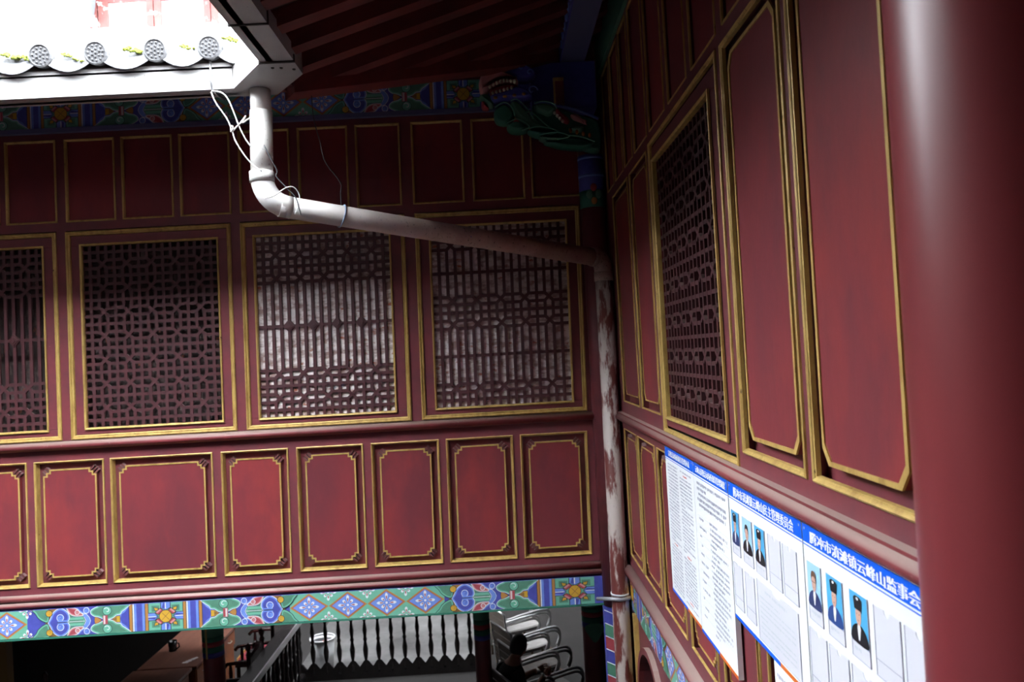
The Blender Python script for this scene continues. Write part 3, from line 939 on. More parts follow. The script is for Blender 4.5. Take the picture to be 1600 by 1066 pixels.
rails(wr, -3.0, RW[0], -0.42, 0.985, TALL, -0.368, 0.972)
rails(wr, RW[1], 5.2, -0.42, 0.985, NAR, -0.348, 0.962)
wr.box(-3.0, 0.3, -0.10, 0, -1.45, -0.42)
# lower storey wall with an arched doorway
wr.box(-3.0, 4.14, -0.10, -0.02, GROUND, -1.45)
wr.box(4.92, 5.2, -0.10, -0.02, GROUND, -1.45)
N = 14
ac, ar, av = 4.53, 0.36, -2.20
arc = [(ac + ar * math.cos(PI * k / N), av + ar * math.sin(PI * k / N)) for k in range(N + 1)]
wr.prism([(4.14, av)] + [(4.14, -1.45), (4.92, -1.45), (4.92, av)] + arc, -0.10, -0.02)
wr.box(4.14, ac - ar, -0.10, -0.02, GROUND, av); wr.box(ac + ar, 4.92, -0.10, -0.02, GROUND, av)
wall_right = struct(wr.build('wall_right', M['redrail']), 'red lacquered timber wall with tall panels and notice boards')
struct(MB(right).box(4.0, 5.1, -0.9, -0.12, GROUND, -1.5).build('wall_doorway_shade', M['bind']), 'black block that stands in for the shade behind the arched doorway')  # solid black block painted in place of shade
for u0, u1 in UR:
    plain_panel(right, wall_right, u0, u1, 1.022, 1.80, prof=GOLD_THIN)
for u0, u1 in NAR:
    carved_panel(right, wall_right, u0, u1, -0.348, 0.962, chamf, 0.03, 0.05, prof=GOLD_THIN, w=0.006, fret=False)
for u0, u1 in TALL:
    carved_panel(right, wall_right, u0, u1, -0.368, 0.972, chamf, 0.032, 0.052, prof=GOLD_LOW, w=0.012, fret=False)
for u0, u1 in LR:
    carved_panel(right, wall_right, u0, u1, -1.338, -0.522, notch, 0.04, 0.05, prof=GOLD_THIN, w=0.006)
arch = MB(right)
oarc = [(ac + (ar + 0.04) * math.cos(PI * k / N), av + (ar + 0.04) * math.sin(PI * k / N)) for k in range(N + 1)]
arch.ring(oarc + [(ac - ar - 0.04, GROUND), (ac + ar + 0.04, GROUND)], arc + [(ac - ar, GROUND), (ac + ar, GROUND)], -0.03, 0.012)
arch.build('arch_moulding', M['dusty'], wall_right)
MB(right).box(4.96, 5.0, -0.03, 0.01, GROUND, -1.73).build('door_post', M['gold'], wall_right)
lattice_window('window_5', 'lattice window with small squares in the wall beside the notice boards', right, RW, (2.655, 3.632), VO, (-0.347, 0.878), (2, 5, 8, 11, 14, 17, 20), [], M['pane_dark'], 0.30,
               gilt=GOLD_LOW, b=0.0078, d0=-0.036)
mb = MB(right); halfround(mb, -3.0, 5.17, -0.475, -0.424, 0.0, 0.05, 10)
mb.box(-3.0, 5.17, 0, 0.03, -0.427, -0.419)
struct(mb.build('trim_3', M['dusty']), 'dusty round sill moulding above the notice boards')
mb = MB(right); halfround(mb, 0.3, 5.17, -1.478, -1.415, -0.02, 0.07)
struct(mb.build('trim_4', M['dusty']), 'worn round moulding over the painted band on the right wall')
rb = painted_beam('painted_beam', 'painted band of blue green and red scrolls below the right wall moulding', right, 2.2, 5.17, -1.70, -1.478, 0.004, [
    ('square', 4.85, 5.10), ('stripe', 4.70, 4.85), ('scroll', 4.70, 4.02), ('loz3', 4.02, 3.22), ('scroll', 2.55, 3.22)], M['p_blue'])
tag(MB(right).box(2.0, 5.17, -0.03, 0.02, 1.825, 2.05).build('painted_beam', M['p_green']), 'plain dark green beam at the top of the right wall', 'beam')


# ------------------------------------------------------------------ columns
mb = MB()
prof = [(0.160, GROUND), (0.160, -1.5), (0.162, -0.3), (0.164, 0.9), (0.160, 2.05)]
cx, cy = 0.752, 1.07
o = mb.lathe([(r, z) for r, z in prof], (cx, cy, 0), 48).build('red_column', M['redcol'])
tag(o, 'large glossy red column standing against the panelled wall beside the notice boards', 'column')

col = thing('red_column', 'dark red corner column with painted collar behind the drainpipe', 'column', (0.69, 5.18, -1.72))
MB().lathe([(0.085, -1.72), (0.085, 1.75)], (0.69, 5.18, 0), 24).build('shaft', M['redrail'], col)
MB().lathe([(0.0875, 1.06), (0.0875, 1.30)], (0.69, 5.18, 0), 24).build('painted_collar', M['p_blue'], col)
MB().lathe([(0.0885, 1.15), (0.0885, 1.17)], (0.69, 5.18, 0), 24).build('collar_band', M['p_lblue'], col)
MB().lathe([(0.0885, 1.27), (0.0885, 1.285)], (0.69, 5.18, 0), 24).build('collar_band', M['p_lblue'], col)
for k, (dx, dz, r, c) in enumerate(((-0.028, 1.03, 0.026, 'p_green'), (0.028, 1.03, 0.026, 'p_green'), (0.0, 1.075, 0.022, 'p_red'), (0.0, 0.985, 0.02, 'p_orange'))):
    a = dx / 0.088
    MB().ball((0.69 + 0.086 * math.sin(a), 5.18 - 0.086 * math.cos(a), dz), (r, 0.006, r * 1.25), 12).build('painted_petal', M[c], col)
MB().lathe([(0.0872, 0.945), (0.0872, 1.062)], (0.69, 5.18, 0), 24).build('painted_collar', M['p_dgreen'], col)

# ------------------------------------------------------------------ gutters
g = thing('rain_gutter', 'white sheet metal gutter along the tiled eave of the back wing', 'gutter', (-2.5, 3.98, 1.44))
bc = MB()
prof = [(3.955, 1.57), (3.955, 1.44), (4.075, 1.44), (4.075, 1.57), (4.07, 1.57), (4.07, 1.445), (3.96, 1.445), (3.96, 1.57)]


def trough(mb, prof, a0, a1):
    A = [mb.vert((x0, p[0], p[1])) for p, x0 in zip(prof, a0)]; B = [mb.vert((x1, p[0], p[1])) for p, x1 in zip(prof, a1)]
    n = len(prof)
    for k in range(n):
        mb.face([A[k], A[(k + 1) % n], B[(k + 1) % n], B[k]])
    mb.face(A[::-1]); mb.face(B)


trough(bc, prof, [-6.2] * 8, [-1.292] * 8)
bc.build('trough', M['white_metal'], g)
lip = MB().box(-6.2, -1.29, 3.947, 3.956, 1.553, 1.573).build('rolled_lip', M['white_metal'], g)
st = MB()
st.tube([(-1.40, 3.948, 1.60), (-1.40, 3.944, 1.50), (-1.395, 3.946, 1.43), (-1.39, 4.0, 1.425), (-1.388, 4.08, 1.43)], 0.006, 8)
st.build('wire_strap', M['zinc'], g)
g2 = thing('rain_gutter', 'stained white box gutter running overhead along the right wing eave', 'gutter', (-0.97, 3.0, 1.44))
mb = MB(lambda a, b, c: (b, a, c))
pr = [(-1.055, 1.565), (-1.055, 1.44), (-0.895, 1.44), (-0.895, 1.52), (-0.90, 1.52), (-0.90, 1.445), (-1.05, 1.445), (-1.05, 1.565)]
segs = [(-1.1, 1.35), (1.356, 3.215), (3.222, 3.63)]
for a, b in segs:
    m2 = MB(lambda a_, b_, c_: (b_, a_, c_)); trough(m2, pr, [a] * 8, [b] * 8); m2.build('trough', M['white_metal'], g2)
for yy in (1.353, 3.218):
    m2 = MB().box(-1.06, -0.89, yy - 0.005, yy + 0.005, 1.434, 1.50); m2.build('joint_seam', M['seam'], g2)
# mitred corner box with a canted face
mb = MB()
poly = [(-1.29, 3.955), (-1.055, 3.63), (-0.895, 3.63), (-0.895, 3.80), (-1.10, 4.075), (-1.29, 4.075)]
mb2 = MB()
a = [mb2.vert((p[0], p[1], 1.438)) for p in poly]; b = [mb2.vert((p[0], p[1], 1.57)) for p in poly]
n = len(poly)
mb2.face(a[::-1])
for k in range(n):
    mb2.face([a[k], a[(k + 1) % n], b[(k + 1) % n], b[k]])
mb2.face(b)
mb2.build('corner_box', M['white_metal'], g2)
MB().box(-1.06, -0.89, 3.624, 3.636, 1.432, 1.47).build('joint_seam', M['seam'], g2)
for px_, py_ in ((-1.015, 3.70), (-0.975, 3.705), (-0.92, 3.73)):
    MB().lathe([(0.007, 1.434), (0.009, 1.4385)], (px_, py_, 0), 8).build('rivet', M['seam'], g2)

# ------------------------------------------------------------------ drainpipe
pp = thing('drainpipe', 'white plastic drainpipe dropping from the gutter and sloping to the wall corner', 'pipe', (0.70, 5.0, GROUND))
PX, PY = -1.165, 3.99
R_ = 0.057
MB().tube([(PX, PY, 1.436), (PX, PY, 1.30)], R_ * 0.92, 24).build('spigot', M['pvc'], pp)
MB().tube([(PX, PY, 1.325), (PX - 0.012, PY, 0.99)], R_, 24).build('drop_pipe', M['pvc'], pp)
P0 = Vector((PX - 0.014, PY, 0.93)); P1 = Vector((PX + 0.06, PY + 0.03, 0.835)); P2 = Vector((0.66, 5.0, 0.595))
dr = (P2 - P1).normalized()
E0 = Vector((PX - 0.013, PY, 0.99))
bend = []
Q = [E0, E0 + Vector((0, 0, -0.075)), P1 - dr * 0.045, P1 + dr * 0.06]
for k in range(11):
    t = k / 10
    bend.append(tuple((1 - t) ** 3 * Q[0] + 3 * (1 - t) ** 2 * t * Q[1] + 3 * (1 - t) * t * t * Q[2] + t ** 3 * Q[3]))
MB().tube(bend, R_ * 1.03, 24).build('elbow', M['pvc'], pp)
MB().tube([tuple(E0 + Vector((0, 0, 0.02))), tuple(E0 + Vector((0, 0, -0.035)))], R_ * 1.10, 24).build('collar', M['pvc'], pp)
half = P1 + (P2 - P1) * 0.26
MB().tube([tuple(P1), tuple(half), tuple(P2)], R_, 24).build('sloping_pipe', M['pvc_slope'], pp)
B0 = P2; DN = Vector((0.715, 5.035, 0.47))
Q = [B0 - dr * 0.02, B0 + dr * 0.06, Vector((0.712, 5.03, 0.56)), DN]
bend = [tuple((1 - t) ** 3 * Q[0] + 3 * (1 - t) ** 2 * t * Q[1] + 3 * (1 - t) * t * t * Q[2] + t ** 3 * Q[3]) for t in [k / 8 for k in range(9)]]
MB().tube(bend, R_ * 1.02, 20).build('elbow', M['pvc_old'], pp)
MB().tube([tuple(B0 - dr * 0.03), tuple(B0)], R_ * 1.10, 20).build('collar', M['pvc_old'], pp)
MB().tube([(0.715, 5.035, 0.50), (0.714, 5.035, 0.44)], R_ * 1.10, 20).build('collar', M['pvc_old'], pp)
MB().tube([(0.715, 5.035, 0.47), (0.703, 5.035, -1.5), (0.700, 5.035, GROUND + 0.02)], R_, 20).build('down_pipe', M['pvc_worn'], pp)
cl = MB().tube([(0.56, 5.10, -1.655), (0.60, 5.045, -1.64), (0.64, 5.0, -1.63), (0.70, 4.972, -1.63), (0.755, 5.0, -1.63), (0.775, 5.03, -1.625)], 0.013, 8)
cl.build('clamp', M['zinc'], pp)
MB().tube([(0.702, 5.035, -1.612), (0.702, 5.035, -1.60)], R_ * 1.06, 20).build('clamp_ring', M['p_white'], pp)
for t, s in ((0.545, 0.022), (0.755, 0.020)):
    c = P1 + (P2 - P1) * t
    MB().ball((c.x, c.y - 0.052, c.z - 0.008), (s, 0.006, 0.010), 8).build('paint_blot', M['p_blue'] if t < 0.6 else M['p_line'], pp)

# ------------------------------------------------------------------ wires
def wire(label, pts, r, m):
    o = MB().tube(spline(pts, 5, closed=False), r, 6).build('wire', M[m])
    return tag(o, label, 'wire')


wire('white wire hanging from the gutter strap and crossing to the drop pipe', [(-1.395, 3.935, 1.425), (-1.34, 3.93, 1.41), (-1.305, 3.93, 1.36), (-1.265, 3.93, 1.24), (-1.235, 3.93, 1.17), (-1.21, 3.935, 1.13)], 0.0036, 'wire_white')
wire('knotted white wire with a twisted loop beside the drop pipe', [(-1.398, 3.935, 1.42), (-1.375, 3.93, 1.36), (-1.325, 3.93, 1.28), (-1.30, 3.93, 1.215), (-1.285, 3.93, 1.16), (-1.24, 3.93, 1.08), (-1.20, 3.935, 1.03), (-1.16, 3.925, 1.0)], 0.0036, 'wire_white')
wire('short twisted wire tail tied between the two white wires', [(-1.305, 3.925, 1.205), (-1.29, 3.92, 1.225), (-1.30, 3.92, 1.235), (-1.30, 3.925, 1.21), (-1.27, 3.925, 1.235), (-1.24, 3.925, 1.265), (-1.225, 3.925, 1.285), (-1.245, 3.925, 1.25), (-1.215, 3.93, 1.27), (-1.19, 3.935, 1.28)], 0.004, 'wire_white')
wire('thin dark wire slung round the drainpipe elbow', [(-1.14, 3.925, 1.13), (-1.11, 3.928, 1.06), (-1.085, 3.94, 1.0), (-1.09, 3.94, 0.97), (-1.05, 3.945, 0.92), (-1.0, 3.95, 0.86), (-0.985, 3.955, 0.80), (-0.978, 3.96, 0.77)], 0.003, 'wire_dark')
wire('pale wire looped under the drainpipe elbow', [(-1.15, 3.93, 0.86), (-1.10, 3.925, 0.87), (-1.05, 3.935, 0.905), (-1.01, 3.95, 0.915), (-0.985, 3.965, 0.88), (-0.985, 3.96, 0.83), (-1.01, 3.965, 0.78)], 0.003, 'wire_white')
wp = P1 + (P2 - P1) * 0.165
wire('thin dark hanging wire that holds up the sloping pipe', [(-0.93, 4.12, 1.46), (-0.925, 4.12, 1.32), (-0.90, 4.12, 1.20), (-0.875, 4.12, 1.08), (wp.x + 0.002, wp.y - 0.0, 0.98), (wp.x, wp.y - 0.0, 0.92), (wp.x, wp.y, wp.z + 0.058)], 0.0028, 'wire_dark')
ring = []
yv = Vector((0, 0, 1)); sd = dr.cross(yv).normalized(); up = sd.cross(dr)
for k in range(13):
    a = 2 * PI * k / 12
    ring.append(tuple(wp + (sd * math.cos(a) + up * math.sin(a)) * (R_ + 0.004) + dr * 0.008 * math.sin(a)))
wire('blue grey wire tied round the sloping pipe', ring, 0.0042, 'wire_blue')

# ------------------------------------------------------------------ roof tiles of the back eave
SL = (WZ - EZ) / (D - EY)
tx = [-2.245 - 0.285 * k for k in range(14, 0, -1)] + [-2.245, -1.965, -1.665, -1.390]
capm = MB()
for k in range(6):
    yy = k * 0.42
    r = 0.062
    ringA = []
    pts = []
    for s in range(9):
        a = PI * s / 8
        pts.append((r * math.cos(a), r * math.sin(a)))
    y0, y1 = yy, yy + 0.43
    A = [capm.vert((p[0], y0, p[1] + y0 * SL + 0.004)) for p in pts]
    B = [capm.vert((p[0] * 0.93, y1, p[1] * 0.93 + y1 * SL)) for p in pts]
    for s in range(8):
        capm.face([A[s], A[s + 1], B[s + 1], B[s]], True)
    capm.face(A[::-1])
barrel = capm.mesh('cover_tile', M['tile'])
cap = MB()
cap.fn = lambda a, b, c: (a, c, b)
N_ = 20
for r0, y0, r1, y1 in ((0.0605, 0.02, 0.0605, -0.012), (0.0605, -0.012, 0.053, -0.016), (0.053, -0.016, 0.050, -0.009), (0.050, -0.009, 0.0, -0.011)):
    A = [cap.vert((r0 * math.cos(2 * PI * k / N_), r0 * math.sin(2 * PI * k / N_), y0)) for k in range(N_)]
    if r1 > 0:
        B = [cap.vert((r1 * math.cos(2 * PI * k / N_), r1 * math.sin(2 * PI * k / N_), y1)) for k in range(N_)]
        for k in range(N_):
            cap.face([A[k], A[(k + 1) % N_], B[(k + 1) % N_], B[k]])
    else:
        cap.face(A)
endcap = cap.mesh('end_tile', M['tile'])
flo = MB()
for rr, n in ((0.0, 1), (0.02, 6), (0.038, 11)):
    for k in range(n):
        a = 2 * PI * k / n + rr * 20
        flo.ball((rr * math.cos(a), -0.012, rr * math.sin(a)), (0.0062, 0.006, 0.0062), 6)
flom = flo.mesh('relief_dots', M['tile'])
dripm = MB()
W_ = 0.17
for row, (y0, zoff, dz) in enumerate(((0.0, 0.0, -0.055), (0.014, 0.028, -0.05), (0.03, 0.05, -0.045))):
    top = []; bot = []
    for k in range(13):
        t = -1 + 2 * k / 12
        zc = -0.045 * (1 - t * t) + zoff
        top.append(dripm.vert((t * W_ * (1 - 0.04 * row), y0, zc + 0.012)))
        bot.append(dripm.vert((t * W_ * (1 - 0.04 * row), y0 - 0.006, zc + dz * (1 - t * t) * 0.75 - 0.006)))
    for k in range(12):
        dripm.face([top[k], top[k + 1], bot[k + 1], bot[k]], True)
    far = [dripm.vert((-W_ + 2 * W_ * k / 12, 0.6, -0.03 * (1 - (-1 + k / 6) ** 2) + zoff + 0.6 * SL)) for k in range(13)]
    for k in range(12):
        dripm.face([top[k], top[k + 1], far[k + 1], far[k]], True)
drip = dripm.mesh('drip_tile', M['tile'])
TY, TZ = 3.925, 1.635
for i, xx in enumerate(tx):
    o = link('cover_tile', barrel, roof_back, (xx, TY + 0.005, TZ + 0.005))
    o = link('end_tile', endcap, roof_back, (xx, TY, TZ + 0.008)); o.rotation_euler = (0.10, 0, 0)
    q = link('relief_dots', flom, o, (0, 0, 0)); q['kind'] = 'stuff'
    if i + 1 < len(tx):
        w = tx[i + 1] - xx
        o = link('drip_tile', drip, roof_back, (xx + w / 2, TY + 0.0, TZ + 0.01)); o.scale = (w / 0.31, 1, 1)
o = link('drip_tile', drip, roof_back, (-1.25, TY, TZ + 0.01)); o.scale = (0.8, 1, 1)
MB().box(-6.3, -1.12, TY + 0.03, TY + 0.09, TZ - 0.09, TZ + 0.03).build('tile_bedding', M['tilegap'], roof_back)
for lab, cxm, czm, sc in (('moss clump on the roof tiles at the left end of the eave', -2.40, 1.640, 0.9), ('small moss tuft between two round end tiles', -2.33, 1.628, 0.6), ('moss tuft at the foot of a round end tile', -2.06, 1.607, 0.55),
                          ('moss patch on the drip tile in the middle of the eave', -1.79, 1.642, 0.9), ('thin moss patch beside the last round end tile', -1.515, 1.645, 0.6), ('moss clump by the gutter corner', -1.29, 1.675, 0.7), ('scattered moss on the second drip tile', -2.12, 1.634, 0.5)):
    mb = MB()
    for k in range(26):
        a = random.uniform(-1, 1); bb = random.uniform(0, 1)
        mb.ball((cxm + a * 0.05 * sc + 0.02 * bb * sc, TY - 0.012 + bb * 0.03, czm - a * 0.018 * sc + bb * 0.02), random.uniform(0.006, 0.013) * sc, 6)
    o = tag(mb.build('moss_clump', M['moss']), lab, 'moss'); o['kind'] = 'stuff'

# ------------------------------------------------------------------ blue beam along the right eave, carved dragon bracket
bm_ = thing('eave_beam', 'dark blue beam with white curls running overhead along the right wing', 'beam', (0.6, 3.0, 1.87))
MB().box(0.505, 0.66, 0.6, 4.98, 1.87, 1.985).build('beam_body', M['p_slate'], bm_)
MB().box(0.498, 0.506, 0.6, 4.98, 1.872, 1.983).build('painted_face', M['p_blue'], bm_)
for k in range(16):
    y0 = 4.85 - k * 0.13
    MB().tube(spline([(0.497, y0, 1.975), (0.495, y0 - 0.02, 1.93), (0.495, y0 - 0.06, 1.90), (0.495, y0 - 0.09, 1.91), (0.495, y0 - 0.08, 1.935)], 3, closed=False), 0.006, 6).build('white_curl', M['p_lblue'], bm_, recalc=False)
blk = thing('bracket_block', 'small red bracket block with a gilt edge under the blue beam', 'block', (0.475, 4.9, 1.57))
MB().box(0.445, 0.505, 4.86, 4.96, 1.57, 1.74).build('block_body', M['redrail'], blk)
MB().box(0.437, 0.449, 4.852, 4.868, 1.575, 1.735).build('gilt_edge', M['gold'], blk)
MB().box(0.437, 0.505, 4.852, 4.862, 1.715, 1.735).build('gilt_edge', M['gold'], blk)
# beam from the corner column carrying the dragons
tag(MB().box(0.30, 0.72, 4.93, 5.10, 1.56, 1.86).build('tie_beam', M['p_blue']), 'plain dark blue tie beam behind the carved dragons', 'beam')

dg = thing('dragon_bracket', 'carved and painted dragon head bracket with bared teeth over green leaves', 'carving', (0.35, 4.95, 1.25))
YD = 4.90


def blob(pts, d0, d1, m, name, parent=dg, bev=0.012):
    pts = spline(pts, 4)
    mb = MB(lambda u, d, v: (u, YD - d, v))
    n = len(pts)
    rings = [[mb.vert((p[0], d0, p[1])) for p in pts]]
    for f, w in ((0.55, 0.0), (0.85, -bev * 0.6), (1.0, -bev * 1.6)):
        q = offset(pts, w) if w else pts
        rings.append([mb.vert((p[0], d0 + (d1 - d0) * f, p[1])) for p in q])
    for a, b in zip(rings, rings[1:]):
        for k in range(n):
            mb.face([a[k], a[(k + 1) % n], b[(k + 1) % n], b[k]], True)
    mb.face(rings[-1]); mb.face(rings[0][::-1])
    return mb.build(name, M[m], parent)


def edge(pts, d, m='p_white', r=0.004, name='painted_outline', parent=dg):
    return MB(lambda u, dd, v: (u, YD - dd, v)).tube([(p[0], d, p[1]) for p in spline(pts, 4, closed=False)], r, 6).build(name, M[m], parent, recalc=False)


blob([(-0.03, 1.74), (0.0, 1.80), (0.06, 1.815), (0.13, 1.78), (0.20, 1.745), (0.21, 1.715), (0.12, 1.725), (0.05, 1.705), (0.015, 1.67), (-0.02, 1.66), (-0.035, 1.70)], -0.03, 0.10, 'p_pink', 'snout')
blob([(0.04, 1.69), (0.12, 1.715), (0.20, 1.71), (0.22, 1.68), (0.15, 1.665), (0.07, 1.65), (0.035, 1.66)], -0.03, 0.06, 'p_red', 'mouth')
blob([(0.03, 1.625), (0.05, 1.648), (0.12, 1.66), (0.2, 1.69), (0.27, 1.665), (0.30, 1.62), (0.25, 1.60), (0.12, 1.605), (0.05, 1.60)], -0.03, 0.09, 'p_blue', 'jaw')
for k in range(8):
    t = k / 7
    MB().ball((0.035 + 0.155 * t, YD - 0.095, 1.682 + 0.035 * math.sin(t * 2.4)), (0.011, 0.008, 0.015), 8).build('tooth', M['tooth'], dg)
for k in range(6):
    t = k / 5
    MB().ball((0.05 + 0.12 * t, YD - 0.09, 1.642 + 0.028 * t), (0.009, 0.008, 0.012), 8).build('tooth', M['tooth'], dg)
for k in range(4):
    MB().ball((0.065 + 0.06 * k, YD - 0.088, 1.612 + 0.005 * k), (0.014, 0.008, 0.010), 8).build('gilt_stud', M['p_orange'], dg)
blob([(0.10, 1.80), (0.18, 1.83), (0.28, 1.82), (0.33, 1.77), (0.28, 1.73), (0.2, 1.74)], -0.03, 0.08, 'p_blue', 'brow')
for cx_, cz_, r_ in ((0.16, 1.80, 0.026), (0.24, 1.795, 0.03), (0.30, 1.645, 0.034), (0.29, 1.76, 0.022)):
    edge([(cx_ + r_ * (1 - 0.09 * k) * math.cos(0.6 * k), cz_ + r_ * (1 - 0.09 * k) * math.sin(0.6 * k)) for k in range(10)], 0.095, 'p_lblue', 0.0045, 'scroll_line')
blob([(-0.03, 1.655), (0.02, 1.655), (0.05, 1.62), (0.05, 1.58), (0.02, 1.58), (0.0, 1.62), (-0.03, 1.63)], -0.03, 0.06, 'p_green', 'beard')
blob([(-0.02, 1.62), (0.01, 1.60), (0.02, 1.57), (-0.005, 1.565), (-0.025, 1.58)], -0.03, 0.04, 'p_red', 'tongue')
# leaves sweeping down to the right
leaves = [[(0.06, 1.56), (0.12, 1.59), (0.17, 1.55), (0.18, 1.50), (0.13, 1.46), (0.07, 1.47), (0.05, 1.51)],
          [(0.16, 1.59), (0.20, 1.60), (0.26, 1.54), (0.30, 1.47), (0.28, 1.44), (0.22, 1.48), (0.18, 1.53)],
          [(0.13, 1.45), (0.2, 1.47), (0.27, 1.42), (0.22, 1.40), (0.15, 1.41)],
          [(0.22, 1.50), (0.28, 1.52), (0.36, 1.45), (0.40, 1.41), (0.33, 1.42), (0.26, 1.45)],
          [(0.26, 1.41), (0.34, 1.42), (0.45, 1.385), (0.38, 1.365), (0.30, 1.375)],
          [(0.33, 1.365), (0.44, 1.375), (0.52, 1.345), (0.44, 1.33), (0.37, 1.335)],
          [(0.36, 1.335), (0.46, 1.36), (0.58, 1.35), (0.68, 1.31), (0.62, 1.275), (0.50, 1.285), (0.42, 1.305)],
          [(0.31, 1.57), (0.36, 1.58), (0.42, 1.565), (0.45, 1.53), (0.40, 1.495), (0.36, 1.51), (0.32, 1.53)]]
for k, L in enumerate(leaves):
    o = blob(L, -0.03, 0.055 + 0.012 * (k % 3), 'p_green' if k % 2 else 'p_dgreen', 'leaf')
    edge(L[:4], 0.062 + 0.012 * (k % 3), 'p_lgreen', 0.0035, 'leaf_edge', o)
blob([(0.30, 1.585), (0.45, 1.56), (0.60, 1.51), (0.72, 1.45), (0.72, 1.27), (0.60, 1.29), (0.45, 1.38), (0.34, 1.47)], -0.06, 0.02, 'p_dgreen', 'back_board')
# second, smaller head on the lower board
blob([(0.44, 1.54), (0.49, 1.51), (0.53, 1.46), (0.51, 1.44), (0.46, 1.48)], 0.0, 0.06, 'p_red', 'lip')
for k in range(4):
    MB().ball((0.435 + 0.016 * k, YD - 0.06, 1.505 - 0.018 * k), (0.010, 0.008, 0.012), 8).build('tooth', M['tooth'], dg)
blob([(0.54, 1.50), (0.58, 1.50), (0.62, 1.46), (0.64, 1.43), (0.59, 1.45), (0.55, 1.47)], 0.0, 0.05, 'p_pink', 'nose')
blob([(0.52, 1.41), (0.56, 1.43), (0.62, 1.42), (0.60, 1.385), (0.54, 1.385)], 0.0, 0.06, 'p_green', 'chin')
for k in range(4):
    MB().ball((0.53 + 0.04 * k, YD - 0.055, 1.39 - 0.012 * k), (0.010, 0.006, 0.016), 8).build('gilt_stud', M['p_orange'], dg)
edge([(0.31, 1.595), (0.45, 1.57), (0.60, 1.525), (0.72, 1.47)], 0.01, 'p_lblue', 0.010, 'top_edge')

# ------------------------------------------------------------------ painted end piece beside the foot of the pipe
pe = thing('painted_pilaster', 'narrow pilaster painted in blue green and red bands beside the drainpipe', 'pilaster', (0.66, 5.12, -2.9))
MB().box(0.60, 0.70, 5.10, 5.175, -2.9, -1.72).build('pilaster_body', M['p_blue'], pe)
for k, c in enumerate(['p_blue', 'p_green', 'p_red', 'p_blue', 'p_green', 'p_red', 'p_blue', 'p_green']):
    z1 = -1.73 - k * 0.085
    MB(lambda u, d, v: (u, 5.10 - d, v)).prism([(0.60, z1), (0.70, z1 - 0.05), (0.70, z1 - 0.13), (0.60, z1 - 0.08)], 0, 0.003).build('painted_band', M[c], pe)
    MB().tube([(0.60, 5.096, z1), (0.70, 5.096, z1 - 0.05)], 0.003, 5).build('band_line', M['p_white'], pe, recalc=False)

# ------------------------------------------------------------------ notice boards on the right wall
BD = 0.016
rnd = random.Random(5)


def glyphs(text, parent, u_left, u_right, v0, v1, d, m, name='heading', bold=0.0):
    """heading in the built-in font, stretched to the given span; reads towards smaller depth"""
    cu = bpy.data.curves.new(name, 'FONT')
    cu.body = text; cu.size = 1.0; cu.offset = bold; cu.extrude = 0.0; cu.resolution_u = 2
    tmp = bpy.data.objects.new('tmp', cu); COL.objects.link(tmp)
    dg_ = bpy.context.evaluated_depsgraph_get()
    me = bpy.data.meshes.new_from_object(tmp.evaluated_get(dg_))
    bpy.data.objects.remove(tmp)
    xs = [v.co.x for v in me.vertices]; ys = [v.co.y for v in me.vertices]
    x0, x1, y0, y1 = min(xs), max(xs), min(ys), max(ys)
    for v in me.vertices:
        t = (v.co.x - x0) / (x1 - x0); s = (v.co.y - y0) / (y1 - y0)
        v.co = right(u_left + (u_right - u_left) * t, d, v0 + (v1 - v0) * s)
    vv = [tuple(v.co) for v in me.vertices]; ff = [list(p.vertices) for p in me.polygons]
    w_ = abs(u_right - u_left) / len(text) * 0.035
    V3, F3 = [], []
    for k in (-1.4, -0.7, 0, 0.7, 1.4):        # heavy strokes: the outline laid down several times
        n0 = len(V3)
        V3 += [(x_ - 0.00005 * k, y_ + k * w_, z_ + 0.0) for x_, y_, z_ in vv]; F3 += [[i + n0 for i in f_] for f_ in ff]
    me = bpy.data.meshes.new(name); me.from_pydata(V3, [], F3)
    me.materials.append(M[m])
    return link(name, me, parent)


def textlines(parent, u0, u1, v_top, v_bot, pitch, ch, m, fill=0.9, name='printed_text', cw=None, redp=0.0, lift=0.0062):
    """rows of tiny unreadable characters, u0 > u1 (reading direction)"""
    mb = MB(right); mr = MB(right)
    v = v_top; cw = cw or ch * 0.75
    while v - ch > v_bot:
        n = rnd.random()
        end = u1 if n < fill else u1 + (u0 - u1) * rnd.uniform(0.15, 0.8)
        u = u0 - (cw * 2 if rnd.random() < 0.25 else 0)
        tgt = mb
        if rnd.random() < redp:
            tgt = mr; u = u0 - 0.3 * (u0 - u1); end = u1 + 0.35 * (u0 - u1)
        while u - cw > end:
            if rnd.random() < 0.93:
                h = ch * rnd.uniform(0.6, 1.0); w = cw * rnd.uniform(0.45, 0.85)
                tgt.flat([(u, v - h), (u - w, v - h), (u - w, v), (u, v)], BD + lift)
            u -= cw
        v -= pitch
    for q, mm in ((mb, m), (mr, 'b_red')):
        if q.v:
            o = q.build(name, M[mm], parent, recalc=False); o['kind'] = 'stuff'


